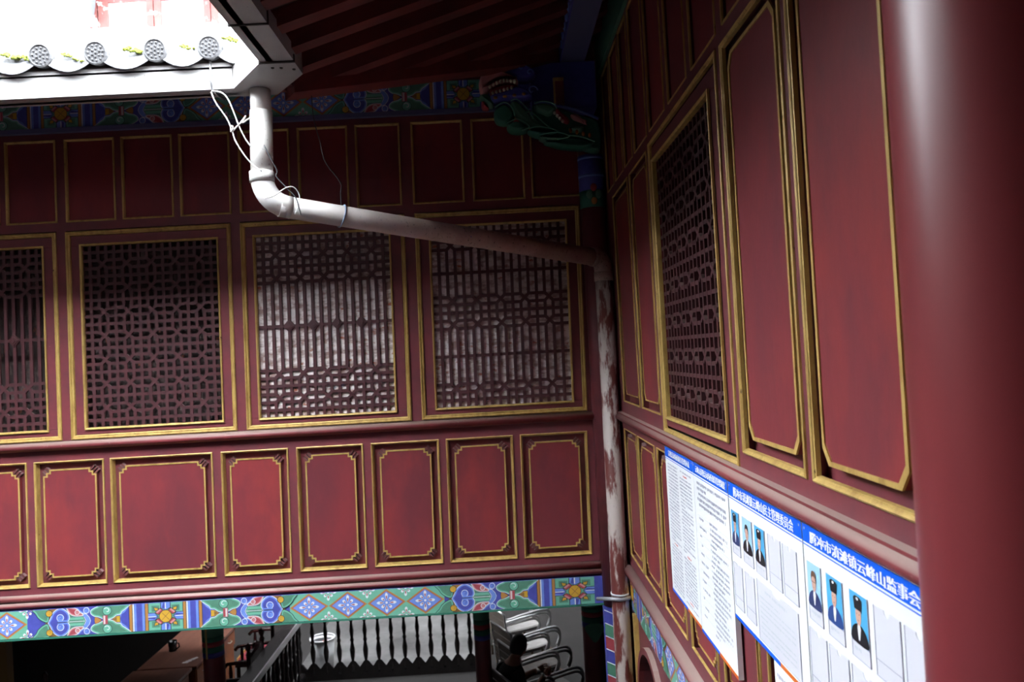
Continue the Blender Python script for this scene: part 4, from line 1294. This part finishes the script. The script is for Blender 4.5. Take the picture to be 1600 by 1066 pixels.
def board(label, u0, u1, vb, strip):
    root = thing('notice_board', label, 'notice board', right((u0 + u1) / 2, BD, vb))
    MB(right).box(u1, u0, 0.002, BD + 0.005, vb, -0.478).build('panel', M['board'], root)
    MB(right).flat(rect(u1, u0, -0.525, -0.478), BD + 0.0058).build('header_band', M['b_blue'], root)
    MB(right).flat(rect(u1, u0, -0.533, -0.530), BD + 0.0058).build('header_line', M['b_blue'], root)
    mid = u0 + (u1 - u0) * strip
    MB(right).flat(rect(mid, u0, vb, vb + 0.013), BD + 0.0058).build('foot_band', M['b_blue'], root)
    MB(right).flat(rect(u1, mid, vb, vb + 0.013), BD + 0.0058).build('foot_band', M['b_orange'], root)
    for uu in (u0 - 0.015, u1 + 0.015):
        MB(right).flat(circ(uu, -0.49, 0.004, 8), BD + 0.0066).build('screw_head', M['b_text'], root)
    return root


bA = board('white notice board of close small print in two columns with a blue header', 3.635, 3.114, -1.16, 0.56)
glyphs('宗教活动场所财务管理办法', bA, 3.56, 3.165, -0.516, -0.488, BD + 0.0066, 'board')
textlines(bA, 3.59, 3.39, -0.55, -1.13, 0.0150, 0.0085, 'b_text', redp=0.05)
textlines(bA, 3.355, 3.15, -0.55, -1.13, 0.0150, 0.0085, 'b_text', redp=0.08)
bB = board('white notice board of tables and small print between the column text and the portraits', 3.110, 2.640, -1.165, 0.53)
glyphs('云峰山道教活动场所规章管理制度', bB, 3.07, 2.665, -0.516, -0.488, BD + 0.0066, 'board')
textlines(bB, 3.06, 2.67, -0.55, -0.66, 0.021, 0.013, 'b_text', fill=0.8)
textlines(bB, 3.05, 2.95, -0.69, -1.12, 0.035, 0.011, 'b_text', fill=0.3)
textlines(bB, 2.90, 2.67, -0.68, -1.12, 0.020, 0.011, 'b_text', fill=0.5)
mb = MB(right)
for k in range(12):
    mb.flat(rect(2.66, 3.07, -0.685 - k * 0.036, -0.6842 - k * 0.036), BD + 0.0061)
o = mb.build('table_rule', M['b_pale'], bB, recalc=False); o['kind'] = 'stuff'

bC = board('white portrait board headed in white characters with three portraits and five more pockets', 2.630, 1.990, -0.943, 0.66)
glyphs('腾冲市滇滩镇云峰山民主管理委员会', bC, 2.57, 2.045, -0.520, -0.487, BD + 0.0066, 'board')
bD = board('white portrait board with widely spaced heading, portraits and empty pockets, next to the red column', 1.984, 1.20, -1.05, 0.5)
glyphs('腾冲市滇滩镇云峰山监事会', bD, 1.935, 1.425, -0.520, -0.490, BD + 0.0066, 'board')


def pocket(parent, u0, u1, v1, v0, div=True):
    mb = MB(right)
    arc_ = [(u0 + (u1 - u0) * (0.5 + 0.11 * math.cos(a)), v1 - 0.012 * math.sin(a)) for a in [PI * k / 8 for k in range(9)]]
    out = [(u0, v0), (u1, v0), (u1, v1)] + arc_[::1] + [(u0, v1)] if u1 > u0 else [(u0, v0), (u1, v0), (u1, v1)] + arc_[::-1][::-1] + [(u0, v1)]
    arc2 = sorted(arc_, key=lambda p: -p[0]) if True else arc_
    if u1 < u0:
        arc2 = arc2[::-1]
    out = [(u0, v0), (u1, v0), (u1, v1)] + arc2 + [(u0, v1)]
    mb.prism(out, BD + 0.005, BD + 0.0066)
    o = mb.build('pocket', M['pocket'], parent)
    e_ = MB(right)
    w = 0.0016
    for a in ((u0, u0 - w, v0, v1), (u1, u1 + w, v0, v1)):
        e_.box(min(a[0], a[1]), max(a[0], a[1]), BD + 0.0066, BD + 0.0076, a[2], a[3])
    e_.box(u1, u0, BD + 0.0066, BD + 0.0076, v0, v0 + w)
    if div:
        e_.box(u1, u0, BD + 0.0066, BD + 0.0074, v0 + 0.035, v0 + 0.0365)
    e_.build('pocket_rim', M['pocket_edge'], o)
    return o


def portrait(parent, u0, u1, v1, v0, ground, coat, hat, hair=None, collar='white_marks', glasses=False):
    w = u0 - u1; h = v1 - v0
    T = lambda x, y_: (u0 - w * x, v0 + h * y_)
    o = MB(right).flat([T(0, 0), T(1, 0), T(1, 1), T(0, 1)], BD + 0.0078).build('portrait', M[ground], parent)
    def lay(pts, m, k, name):
        MB(right).flat([T(*p) for p in pts], BD + 0.0078 + 0.0003 * k).build(name, M[m], o, recalc=False)
    lay(spline([(0.04, 0), (0.06, .22), (.22, .33), (.38, .38), (.62, .38), (.78, .33), (.94, .22), (.97, 0)], 3), coat, 1, 'printed_coat')
    lay([(.44, .40), (.56, .40), (.60, .30), (.52, .06), (.44, .06), (.40, .30)], collar, 2, 'printed_collar')
    lay(circ(.5, .57, .165, 16, .20), 'photo_skin', 3, 'printed_face')
    lay(circ(.43, .595, .022, 8, .012), 'photo_shade', 4, 'printed_eye'); lay(circ(.57, .595, .022, 8, .012), 'photo_shade', 4, 'printed_eye')
    lay([(.46, .475), (.54, .475), (.53, .462), (.47, .462)], 'photo_shade', 4, 'printed_mouth')
    if hat:
        lay([(.30, .68), (.70, .68), (.74, .90), (.62, .95), (.38, .95), (.26, .90)], 'photo_black', 5, 'printed_hat')
        lay(circ(.5, .90, .07, 10, .03), 'white_marks', 6, 'printed_hat_badge')
    elif hair:
        lay(spline([(.32, .56), (.31, .72), (.40, .83), (.60, .83), (.69, .72), (.68, .56), (.63, .68), (.50, .72), (.37, .68)], 3), hair, 5, 'printed_hair')
    if glasses:
        lay([(.36, .60), (.64, .60), (.64, .585), (.36, .585)], 'photo_shade', 6, 'printed_glasses')
    return o


row1B = [(2.605, 2.525), (2.490, 2.395), (2.370, 2.280), (2.252, 2.152), (2.135, 2.034)]
for k, (a, b) in enumerate(row1B):
    pocket(bC, a, b, -0.570, -0.716)
    if k < 3:
        portrait(bC, a - 0.002, b + 0.004, -0.570, -0.679, ('photo_sky', 'photo_pale', 'photo_sky')[k], ('photo_navy', 'photo_black', 'photo_black')[k], k != 1, 'photo_black')
        textlines(bC, a - 0.01, b + 0.012, -0.690, -0.704, 0.02, 0.008, 'b_pale', lift=0.0072)
for a, b in ((2.612, 2.520), (2.492, 2.402)):
    pocket(bC, a, b, -0.748, -0.895)
o = pocket(bC, 2.376, 2.045, -0.737, -0.922, div=False)
textlines(bC, 2.32, 2.12, -0.755, -0.775, 0.03, 0.010, 'b_pale', lift=0.0072)
textlines(bC, 2.355, 2.07, -0.782, -0.905, 0.0155, 0.006, 'b_pale', fill=0.75, lift=0.0072)
row1D = [(1.962, 1.880), (1.848, 1.762), (1.725, 1.640), (1.614, 1.505), (1.490, 1.385)]
for k, (a, b) in enumerate(row1D):
    pocket(bD, a, b, -0.570, -0.718)
    if k < 3:
        portrait(bD, a - 0.002, b + 0.003, -0.570, -0.680, ('photo_pale', 'photo_sky', 'photo_sky')[k], ('photo_navy', 'photo_blue', 'photo_black')[k], k > 0, 'photo_brown', glasses=k == 0)
        textlines(bD, a - 0.012, b + 0.014, -0.692, -0.706, 0.02, 0.009, 'b_pale', lift=0.0072)
for a, b in ((1.972, 1.868), (1.853, 1.750), (1.735, 1.60), (1.585, 1.48), (1.46, 1.36)):
    pocket(bD, a, b, -0.742, -0.90)
sh = thing('paper_sheet', 'white printed paper sheet pasted below the first portrait board', 'paper', right(2.15, 0.012, -1.25))
MB(right).box(2.0, 2.292, 0.006, 0.012, -1.25, -0.955).build('sheet', M['board'], sh)
BD_keep = BD; BD = 0.0065
textlines(sh, 2.27, 2.03, -0.985, -1.2, 0.03, 0.015, 'b_text')
BD = BD_keep


# ------------------------------------------------------------------ taller building behind the back wing
ub = sroot('wall_upper_building', 'sunlit upper storey behind the back roof with peeling red window frames')
MB().box(-12, 4, 13.02, 13.3, 4.6, 8.5).build('plaster_wall', M['plaster'], ub)
MB().box(-12, 4, 13.02, 13.3, GROUND, 4.6).build('timber_wall', M['darkwall'], ub)
MB().box(-12, 4, 12.93, 13.03, 5.52, 5.70).build('sill_beam', M['peelred'], ub)
MB().box(-12, 4, 12.95, 13.03, 6.27, 6.42).build('head_beam', M['peelred'], ub)
for k, (x0, x1) in enumerate(((-6.60, -6.26), (-5.62, -5.37), (-4.66, -4.42), (-3.7, -3.45), (-2.7, -2.45), (-1.7, -1.45))):
    MB().box(x0, x0 + (x1 - x0) * 0.47, 12.94, 13.03, 5.70, 6.27).build('window_stile', M['peelred'], ub)
    MB().box(x0 + (x1 - x0) * 0.53, x1, 12.94, 13.03, 5.70, 6.27).build('window_stile', M['peelred'], ub)
for x0, x1 in ((-6.26, -5.62), (-5.37, -4.66), (-4.42, -3.7), (-3.45, -2.7)):
    MB().box(x0, x1, 12.985, 13.03, 5.70, 6.27).build('paper_pane', M['plaster'], ub)
    MB().mould(x0, x1, 5.70, 6.27, [(0, 0), (0.0, 0.02), (0.03, 0.02), (0.03, 0)]).build('pane_frame', M['peelred'], ub)
struct(MB().box(-12, 4, 10.8, 13.3, 6.95, 7.05).build('roof_upper_sky_shade', M['eave']), 'unseen deep eave added to dim the upper storey behind')  # added out of view to keep sky light off the upper wall
# bulging pale board with peeling red paint
mb = MB()
nx, nz_ = 14, 10
grid = []
for j in range(nz_ + 1):
    row = []
    for i in range(nx + 1):
        t = i / nx; s = j / nz_
        z = 5.58 + s * 1.25
        xr_ = -6.66 + 0.22 * math.sin(min(1, s * 1.6) * PI / 2)
        x = -8.9 + (xr_ + 8.9) * t
        yv_ = 12.86 - 0.34 * math.sin(PI * min(1, 0.5 + 0.5 * (1 - t)) ) * (0.5 + 0.5 * s) - 0.10 * math.sin(t * PI)
        row.append(mb.vert((x, yv_, z)))
    grid.append(row)
for j in range(nz_):
    for i in range(nx):
        mb.face([grid[j][i], grid[j][i + 1], grid[j + 1][i + 1], grid[j + 1][i]], True)
bk = [[mb.vert((mb.v[v][0], 12.92, mb.v[v][2])) for v in row] for row in (grid[0], grid[-1])]
for i in range(nx):
    mb.face([grid[0][i], bk[0][i], bk[0][i + 1], grid[0][i + 1]]); mb.face([grid[-1][i], bk[1][i], bk[1][i + 1], grid[-1][i + 1]])
rs = [grid[j][-1] for j in range(nz_ + 1)]; rb_ = [mb.vert((mb.v[v][0], 12.92, mb.v[v][2])) for v in rs]
for j in range(nz_):
    mb.face([rs[j], rb_[j], rb_[j + 1], rs[j + 1]])
tag(mb.build('faded_awning', M['peel']), 'bulging pale awning with patches of faded red in front of the upper storey', 'awning')

# ------------------------------------------------------------------ lower hall: columns
def hall_column(label, x, y, r, band):
    c = thing('hall_column', label, 'column', (x, y, GROUND), 'columns in the lower hall')
    MB().lathe([(r * 1.5, GROUND), (r * 1.5, GROUND + 0.10), (r * 1.15, GROUND + 0.18)], (x, y, 0), 20).build('stone_base', M['stone'], c)
    MB().lathe([(r, GROUND + 0.16), (r, -1.63)], (x, y, 0), 24).build('shaft', M['redrail'], c)
    z = band
    for k, cl_ in enumerate(('p_blue', 'p_dgreen', 'p_red', 'p_dgreen', 'p_green', 'p_blue')):
        h = (0.05, 0.06, 0.05, 0.05, 0.22, 0.10)[k]
        MB().lathe([(r * 1.015, z), (r * 1.015, z + h)], (x, y, 0), 24).build('painted_band', M[cl_], c)
        z += h
    return c


hc = hall_column('red hall column with painted bands beside the varnished desks', -3.10, 8.0, 0.105, -2.93)
MB().box(-3.135, -3.12, 7.885, 7.90, -2.93, -1.63).build('gilt_strip', M['gold'], hc)
hall_column('slim red hall column between the balustrade and the steel chairs', -0.337, 8.0, 0.083, -2.93)
hc = hall_column('stout red hall column with a green painted leaf below the wall corner', 0.82, 8.0, 0.115, -2.86)
MB(lambda u, d, v: (0.82 + u, 8.0 - 0.113 - d, -2.95 + v)).prism(spline([(-0.10, 0.10), (-0.05, 0.0), (0, -0.05), (0.05, 0.0), (0.10, 0.10), (0.05, 0.14), (-0.05, 0.14)], 3), 0, 0.012).build('painted_leaf', M['p_green'], hc)
tag(MB().box(-4.62, -4.53, 6.96, 7.05, GROUND, -1.63).build('yellow_post', M['yellow']), 'thin yellow post at the edge of the dark hall', 'post')

# ------------------------------------------------------------------ desks
def desk(label, x0, x1, y0, y1):
    d = thing('desk', label, 'desk', ((x0 + x1) / 2, (y0 + y1) / 2, GROUND), 'varnished desks in the lower hall')
    zt = -3.42
    MB().bevbox(x0, x1, 0, 0, 0, 0, 0) if False else None
    mb = MB(lambda u, dd, v: (u, v, dd)); mb.prism(rect(x0, x1, y0, y1), zt - 0.035, zt, bev=0.006); mb.build('desk_top', M['desk'], d)
    MB().box(x0 + 0.03, x1 - 0.03, y0 + 0.03, y1 - 0.03, zt - 0.24, zt - 0.036).build('apron', M['desk_front'], d)
    for (a, b) in ((y0 + 0.03, y0 + 0.42), (y1 - 0.42, y1 - 0.03)):
        MB().box(x0 + 0.05, x1 - 0.05, a, b, GROUND, zt - 0.24).build('pedestal', M['desk_front'], d)
    n = 3
    for k in range(n):
        a = y0 + 0.05 + k * (y1 - y0 - 0.1) / n; b = a + (y1 - y0 - 0.1) / n - 0.02
        dr_ = MB().box(x1 - 0.032, x1 - 0.018, a, b, zt - 0.21, zt - 0.06).build('drawer', M['desk_front'], d)
        MB().tube([(x1 - 0.018, (a + b) / 2 - 0.05, zt - 0.13), (x1 + 0.008, (a + b) / 2 - 0.04, zt - 0.14), (x1 + 0.008, (a + b) / 2 + 0.04, zt - 0.14), (x1 - 0.018, (a + b) / 2 + 0.05, zt - 0.13)], 0.006, 6).build('handle', M['chrome'], dr_)
    return d


desk('varnished desk with a black mug on it', -4.39, -3.70, 9.02, 10.40)
desk('varnished desk end to end with the desk that carries the mug', -4.42, -3.74, 7.60, 8.99)
mg = thing('mug', 'small black mug standing on the varnished desk', 'mug', (-4.2, 9.56, -3.42))
MB().lathe([(0.045, -3.419), (0.052, -3.30), (0.047, -3.30), (0.041, -3.40)], (-4.2, 9.56, 0), 18).build('cup', M['mug'], mg)
MB().tube([(-4.2 + 0.05 * math.cos(0.3), 9.56, -3.325), (-4.12, 9.55, -3.33), (-4.115, 9.55, -3.37), (-4.152, 9.56, -3.40)], 0.008, 6).build('mug_handle', M['mug'], mg)
for lab, x0, y0, a in (('small white pieces painted as glints on the desk near the mug', -3.86, 9.72, 0.2), ('small white pieces painted as glints near the desk joint', -3.88, 9.15, -0.1)):  # tiny white slabs stand in for glossy highlights on the desk tops
    mb = MB()
    for k in range(4):
        xx, yy, aa = x0 + k * 0.025, y0 + k * 0.03, a + k * 0.3
        w, h = 0.035, 0.022
        c_, s_ = math.cos(aa), math.sin(aa)
        q = [(xx + u * c_ - v * s_, yy + u * s_ + v * c_) for u, v in ((-w, -h), (w, -h), (w, h), (-w, h))]
        z0 = -3.4195 + k * 0.003
        lo_ = [mb.vert((p[0], p[1], z0)) for p in q]; hi_ = [mb.vert((p[0], p[1], z0 + 0.002)) for p in q]
        mb.face(hi_); mb.face(lo_[::-1])
        for i in range(4):
            mb.face([lo_[i], lo_[(i + 1) % 4], hi_[(i + 1) % 4], hi_[i]])
    tag(mb.build('white_marks', M['white_marks']), lab, 'paper')


# ------------------------------------------------------------------ carved chairs
def carved_chair(label, x, y, rz):
    c = thing('carved_chair', label, 'chair', (x, y, GROUND), 'carved rosewood chairs by the desks')
    c.rotation_euler = (0, 0, rz)
    def part(mb, name, m):
        o = link(name, mb.mesh(name, M[m]), None); o.parent = c; return o
    part(MB().box(-0.27, 0.27, -0.25, 0.25, 0.44, 0.49), 'seat', 'rosewood')
    cu_ = part(MB(lambda u, d, v: (u, v, d)).prism(rect(-0.24, 0.24, -0.22, 0.22), 0.49, 0.54, bev=0.02), 'cushion', 'cushion')
    part(MB().box(-0.25, 0.25, -0.235, -0.225, 0.49, 0.545), 'cushion_piping', 'p_orange')
    for sx in (-1, 1):
        part(MB().lathe([(0.025, 0), (0.03, 0.2), (0.022, 0.44)], (sx * 0.24, -0.22, 0), 10), 'leg', 'rosewood')
        part(MB().lathe([(0.025, 0), (0.028, 0.44), (0.024, 0.95), (0.034, 0.99), (0.018, 1.02), (0.034, 1.06), (0.030, 1.09), (0.008, 1.12)], (sx * 0.24, 0.23, 0), 10), 'back_post', 'rosewood')
        part(MB().tube([(sx * 0.24, 0.23, 0.72), (sx * 0.26, 0.0, 0.72), (sx * 0.27, -0.2, 0.70), (sx * 0.27, -0.24, 0.66)], 0.022, 8), 'armrest', 'rosewood')
        part(MB().lathe([(0.016, 0.49), (0.024, 0.6), (0.014, 0.70)], (sx * 0.26, -0.16, 0), 8), 'arm_post', 'rosewood')
    part(MB().prism(spline([(-0.22, 0.60), (0.22, 0.60), (0.22, 0.95), (0.1, 1.0), (0, 1.06), (-0.1, 1.0), (-0.22, 0.95)], 3), 0.215, 0.245), 'backrest', 'rosewood')
    return c


carved_chair('carved rosewood chair with crimson cushion between desk and balustrade', -3.28, 10.05, PI / 2 + PI)
carved_chair('carved rosewood chair drawn up near the column by the balustrade', -3.22, 8.95, PI / 2 + PI)
carved_chair('carved rosewood chair in the dark left of the desks', -4.74, 8.0, PI / 2)


# ------------------------------------------------------------------ balustrades
balm = MB().lathe([(0.026, 0.0), (0.026, 0.10), (0.014, 0.13), (0.030, 0.22), (0.036, 0.30), (0.018, 0.40), (0.028, 0.43), (0.018, 0.46), (0.030, 0.55), (0.016, 0.66), (0.026, 0.70), (0.022, 0.80)], (0, 0, 0), 10).mesh('baluster', M['railblack'])
bl = thing('balustrade', 'black balustrade of turned posts with a scalloped foot board across the lit floor', 'balustrade', (-1.6, 10.3, GROUND))
MB().box(-2.86, -0.42, 10.24, 10.38, -3.34, -3.26).build('handrail', M['railblack'], bl)
pts = [(-2.86, GROUND), (-0.42, GROUND)]
top = []
n = 15
for k in range(n):
    a = -2.86 + 0.087 + k * 0.174
    top += [(a - 0.087, -3.96), (a - 0.05, -3.985), (a - 0.025, -4.02), (a, -4.05), (a + 0.025, -4.02), (a + 0.05, -3.985)]
pts += [(-0.42, -3.96)] + [p for p in top[::-1] if p[0] < -0.42]
MB(lambda u, d, v: (u, 10.32 - d, v)).prism(pts, 0, 0.03).build('foot_board', M['railblack'], bl)
for k in range(n - 1):
    o = link('baluster', balm, bl, None)
    o.location = (-2.86 + k * 0.174 - bl.location.x, 10.31 - bl.location.y, 0.08)
    o.matrix_parent_inverse = Matrix.Identity(4)
bl2 = thing('balustrade', 'black balustrade with a broad polished handrail beside the carved chairs', 'balustrade', (-2.80, 8.0, GROUND))
MB().box(-2.90, -2.72, 5.9, 10.24, -3.32, -3.25).build('handrail', M['railblack'], bl2)
MB().box(-2.735, -2.717, 5.9, 10.24, -3.315, -3.245).build('rail_edge', M['chrome'], bl2)
MB().box(-2.84, -2.78, 5.9, 10.24, GROUND, GROUND + 0.14).build('foot_board', M['railblack'], bl2)
for k in range(24):
    o = link('baluster', balm, bl2, None)
    o.location = (0, 6.0 + k * 0.174 - 8.0, 0.08); o.matrix_parent_inverse = Matrix.Identity(4)

# ------------------------------------------------------------------ waste bin
bn = thing('waste_bin', 'round white waste bin standing behind the black balustrade', 'bin', (-2.66, 10.75, GROUND))
MB().lathe([(0.13, GROUND + 0.001), (0.165, GROUND + 0.40), (0.155, GROUND + 0.40), (0.12, GROUND + 0.02)], (-2.66, 10.75, 0), 28).build('bucket', M['binw'], bn)
MB().tube([(-2.66 + 0.165 * math.cos(2 * PI * k / 24), 10.75 + 0.165 * math.sin(2 * PI * k / 24), GROUND + 0.405) for k in range(25)], 0.014, 8, cap=False).build('rim', M['binw'], bn)
MB().lathe([(0.150, GROUND + 0.33), (0.152, GROUND + 0.36)], (-2.66, 10.75, 0), 20).build('liner', M['bind'], bn)
MB().ball((-2.61, 10.72, GROUND + 0.365), (0.06, 0.04, 0.02), 8).build('wrapper', M['binr'], bn)


# ------------------------------------------------------------------ steel armchairs in a row
def steel_chair(label, x, y):
    c = thing('steel_chair', label, 'chair', (x, y, GROUND), 'row of steel armchairs in the lower hall')
    c.rotation_euler = (0, 0, math.radians(26))
    def part(mb, name, m):
        o = link(name, mb.mesh(name, M[m]), None); o.parent = c; return o
    hw = 0.27
    # back: slatted panel behind the sitter (sitter faces +X)
    mb = MB(); mb.tube(spline([(-0.36, -hw, 0.40), (-0.42, -hw, 0.95), (-0.42, hw, 0.95), (-0.36, hw, 0.40)], 1, closed=False), 0.014, 8)
    part(mb, 'back_frame', 'chrome')
    for k in range(5):
        z = 0.50 + k * 0.09
        xx = -0.365 - 0.055 * (z - 0.4) / 0.55
        part(MB().box(xx - 0.008, xx + 0.008, -hw + 0.01, hw - 0.01, z, z + 0.07), 'back_slat', 'slat')
    mb = MB(lambda u, d, v: (u, v, d)); mb.prism(spline([(-0.30, -0.22), (0.22, -0.22), (0.27, 0), (0.22, 0.22), (-0.30, 0.22), (-0.33, 0)], 3), 0.40, 0.45, bev=0.015)
    part(mb, 'seat_pad', 'greypad')
    for s in (-1, 1):
        for dz in (0.0, -0.045):
            path = spline([(-0.40, s * hw, 0.72 + dz), (-0.32, s * hw, 0.63 + dz), (-0.1, s * hw, 0.645 + dz), (0.22, s * hw, 0.66 + dz), (0.33, s * hw, 0.63 + dz), (0.36, s * hw, 0.54 + dz), (0.31, s * hw, 0.42 + dz)], 5, closed=False)
            part(MB().tube(path, 0.017, 8), 'armrest', 'chrome')
        for xx in (-0.30, 0.22):
            part(MB().tube([(xx, s * (hw - 0.01), 0.0), (xx, s * (hw - 0.01), 0.40)], 0.018, 8), 'leg', 'brownmetal')
    part(MB().box(-0.32, 0.26, -0.02, 0.02, 0.34, 0.40), 'seat_rail', 'brownmetal')
    return c


steel_chair('steel armchair with a grey pad on which the person sits', 0.20, 8.04)
for x_, y_, lab in ((0.30, 8.74, 'steel armchair with a grey pad next in the row to the seated person'), (0.22, 9.36, 'steel armchair with a grey pad second along from the seated person'), (0.14, 10.04, 'steel armchair with a grey pad third along from the seated person'), (0.06, 10.74, 'steel armchair with a grey pad farthest along the row from the seated person')):
    steel_chair(lab, x_, y_)

# ------------------------------------------------------------------ seated person
pr_ = thing('person', 'person with short black hair in a black shirt seated on a steel chair looking down', 'person', (0.02, 8.02, GROUND))


def skin_body(name, verts, edges, radii, m, parent, lvl=2):
    me = bpy.data.meshes.new(name)
    me.from_pydata(verts, edges, [])
    o = bpy.data.objects.new(name, me); COL.objects.link(o)
    sk = o.modifiers.new('skin', 'SKIN')
    for i, r in enumerate(radii):
        me.skin_vertices[0].data[i].radius = (r, r) if not isinstance(r, tuple) else r
        me.skin_vertices[0].data[i].use_root = (i == 0)
    sk.use_smooth_shade = True
    ss = o.modifiers.new('sub', 'SUBSURF'); ss.levels = lvl; ss.render_levels = lvl
    dg2 = bpy.context.evaluated_depsgraph_get()
    me2 = bpy.data.meshes.new_from_object(o.evaluated_get(dg2))
    bpy.data.objects.remove(o)
    me2.materials.clear(); me2.materials.append(M[m])
    for p in me2.polygons:
        p.use_smooth = True
    q = link(name, me2, None); q.parent = parent
    return q


# local frame: faces +X; seat height 0.45
V_ = [(-0.12, 0, 0.52), (-0.13, 0, 0.68), (-0.10, 0, 0.84), (-0.07, 0, 0.95), (-0.045, 0, 1.03), (-0.02, 0, 1.09),
      (-0.08, -0.17, 0.90), (0.0, -0.23, 0.70), (0.19, -0.13, 0.80), (0.25, -0.10, 0.83),
      (-0.08, 0.17, 0.90), (0.0, 0.22, 0.68), (0.19, 0.10, 0.80), (0.25, 0.06, 0.83),
      (-0.08, -0.09, 0.51), (0.33, -0.12, 0.52), (0.34, -0.12, 0.10), (0.44, -0.12, 0.04),
      (-0.08, 0.09, 0.51), (0.33, 0.12, 0.52), (0.34, 0.12, 0.10), (0.44, 0.12, 0.04)]
E_ = [(0, 1), (1, 2), (2, 3), (3, 4), (4, 5), (3, 6), (6, 7), (7, 8), (8, 9), (3, 10), (10, 11), (11, 12), (12, 13), (0, 14), (14, 15), (15, 16), (16, 17), (0, 18), (18, 19), (19, 20), (20, 21)]
R2 = [0.15, (0.13, 0.15), (0.13, 0.16), (0.09, 0.11), 0.058, 0.055, 0.062, 0.048, 0.036, 0.03, 0.062, 0.048, 0.036, 0.03, 0.10, 0.075, 0.052, 0.045, 0.10, 0.075, 0.052, 0.045]
body = skin_body('body', V_, E_, R2, 'skin', pr_)
for mm in ('shirt', 'jeans'):
    body.data.materials.append(M[mm])
for p in body.data.polygons:                       # clothing colours on the one continuous body
    c = p.center
    p.material_index = 2 if (c.z < 0.60 and c.z > 0.10) else 1 if (c.z < 1.0 and not (c.x > 0.06 and abs(c.y) < 0.26 and c.z > 0.60)) else 0
    if c.x > 0.30 and c.z < 0.6 or c.z <= 0.10:
        p.material_index = 2
for s in (-1, 1):
    MBs = MB(); MBs.ball((0.42, s * 0.12, 0.04), (0.13, 0.05, 0.045), 12)
    o = link('shoe', MBs.mesh('shoe', M['bind']), None); o.parent = pr_
# head: tilted forward, turned away from us a little
hd = Matrix.Rotation(math.radians(18), 3, 'Y') @ Matrix.Identity(3)
hd = Matrix.Rotation(math.radians(20), 3, 'Z') @ hd
hcn = Vector((0.02, 0, 1.155))
pr_.rotation_euler = (0, 0, math.radians(26))


def hpart(name, m, fn_):
    mb = MB(lambda a, b, c: tuple(hcn + hd @ Vector((a, b, c))))
    fn_(mb)
    o = link(name, mb.mesh(name, M[m]), None); o.parent = pr_
    return o


def head_shape(mb):
    seg, n = 20, 14
    rings = []
    for i in range(n + 1):
        th = PI * i / n
        ring = []
        for k in range(seg):
            a = 2 * PI * k / seg
            x = 0.096 * math.sin(th) * math.cos(a); y_ = 0.077 * math.sin(th) * math.sin(a); z = 0.118 * math.cos(th)
            if z < 0:
                y_ *= 1 + 0.9 * z / 0.118 * 0.42; x *= 1 + 0.25 * z / 0.118 * (0.4 if x > 0 else 1.3)
            ring.append(mb.vert((x, y_, z)))
        rings.append(ring)
    for a, b in zip(rings, rings[1:]):
        for k in range(seg):
            mb.face([a[k], a[(k + 1) % seg], b[(k + 1) % seg], b[k]], True)


head = hpart('head', 'skin', head_shape)
hpart('nose', 'skin', lambda mb: mb.ball((0.098, 0, -0.02), (0.02, 0.014, 0.026), 8))
hpart('mouth', 'lip', lambda mb: mb.ball((0.088, 0, -0.062), (0.008, 0.024, 0.007), 8))
for s in (-1, 1):
    hpart('eye', 'eye', lambda mb: mb.ball((0.083, s * 0.031, 0.004), (0.010, 0.013, 0.007), 8))
    hpart('eyebrow', 'hair', lambda mb: mb.ball((0.090, s * 0.031, 0.026), (0.006, 0.018, 0.004), 8))
    hpart('ear', 'skin', lambda mb: mb.ball((0.005, s * 0.078, -0.008), (0.017, 0.009, 0.030), 10))


def hair_shape(mb):
    seg, n = 24, 12
    rings = []
    for i in range(n + 1):
        row = []
        for k in range(seg):
            a = 2 * PI * k / seg
            lim = 1.05 if math.cos(a) > 0.5 else (1.75 if math.cos(a) > -0.2 else 2.2)
            th = lim * i / n
            f = 1.09 + 0.03 * math.sin(7 * a + 3 * i)
            row.append(mb.vert((0.098 * f * math.sin(th) * math.cos(a) - 0.003, 0.080 * f * math.sin(th) * math.sin(a), 0.118 * 1.07 * math.cos(th))))
        rings.append(row)
    for a, b in zip(rings, rings[1:]):
        for k in range(seg):
            mb.face([a[k], a[(k + 1) % seg], b[(k + 1) % seg], b[k]], True)


hpart('hair', 'hair', hair_shape)
# hands: palm and five fingers closed on a phone
for s in (-1, 1):
    w = Vector((0.25, s * 0.08 - 0.02, 0.83))
    vs = [tuple(w), tuple(w + Vector((0.05, -s * 0.015, 0.02)))]; es = [(0, 1)]; rs_ = [0.028, (0.018, 0.034)]
    for k in range(4):
        b0 = w + Vector((0.06, -s * (0.02) + 0.0, 0.045 - 0.022 * k + 0.01))
        L = (0.030, 0.034, 0.032, 0.026)[k]
        i0 = len(vs)
        vs += [tuple(b0), tuple(b0 + Vector((L, -s * 0.012, 0.004))), tuple(b0 + Vector((L * 1.3, -s * 0.035, 0.006)))]
        es += [(1, i0), (i0, i0 + 1), (i0 + 1, i0 + 2)]; rs_ += [0.0095, 0.009, 0.0075]
    i0 = len(vs)
    vs += [tuple(w + Vector((0.03, -s * 0.02, 0.045))), tuple(w + Vector((0.06, -s * 0.04, 0.062)))]
    es += [(0, i0), (i0, i0 + 1)]; rs_ += [0.011, 0.0085]
    skin_body('hand', vs, es, rs_, 'skin', pr_, 1)
mb = MB(); mb.tube([(0.225 + 0.0 * k, -0.10 + 0.034 * math.cos(2 * PI * k / 12), 0.822 + 0.034 * math.sin(2 * PI * k / 12)) for k in range(13)], 0.007, 6, cap=False)
o = link('wristwatch', mb.mesh('wristwatch', M['chrome']), None); o.parent = pr_
ph = tag(MB().box(0.34, 0.348, 8.12, 8.20, GROUND + 0.81, GROUND + 0.885).build('phone', M['bind']), 'dark phone held in the hands of the seated person', 'phone')
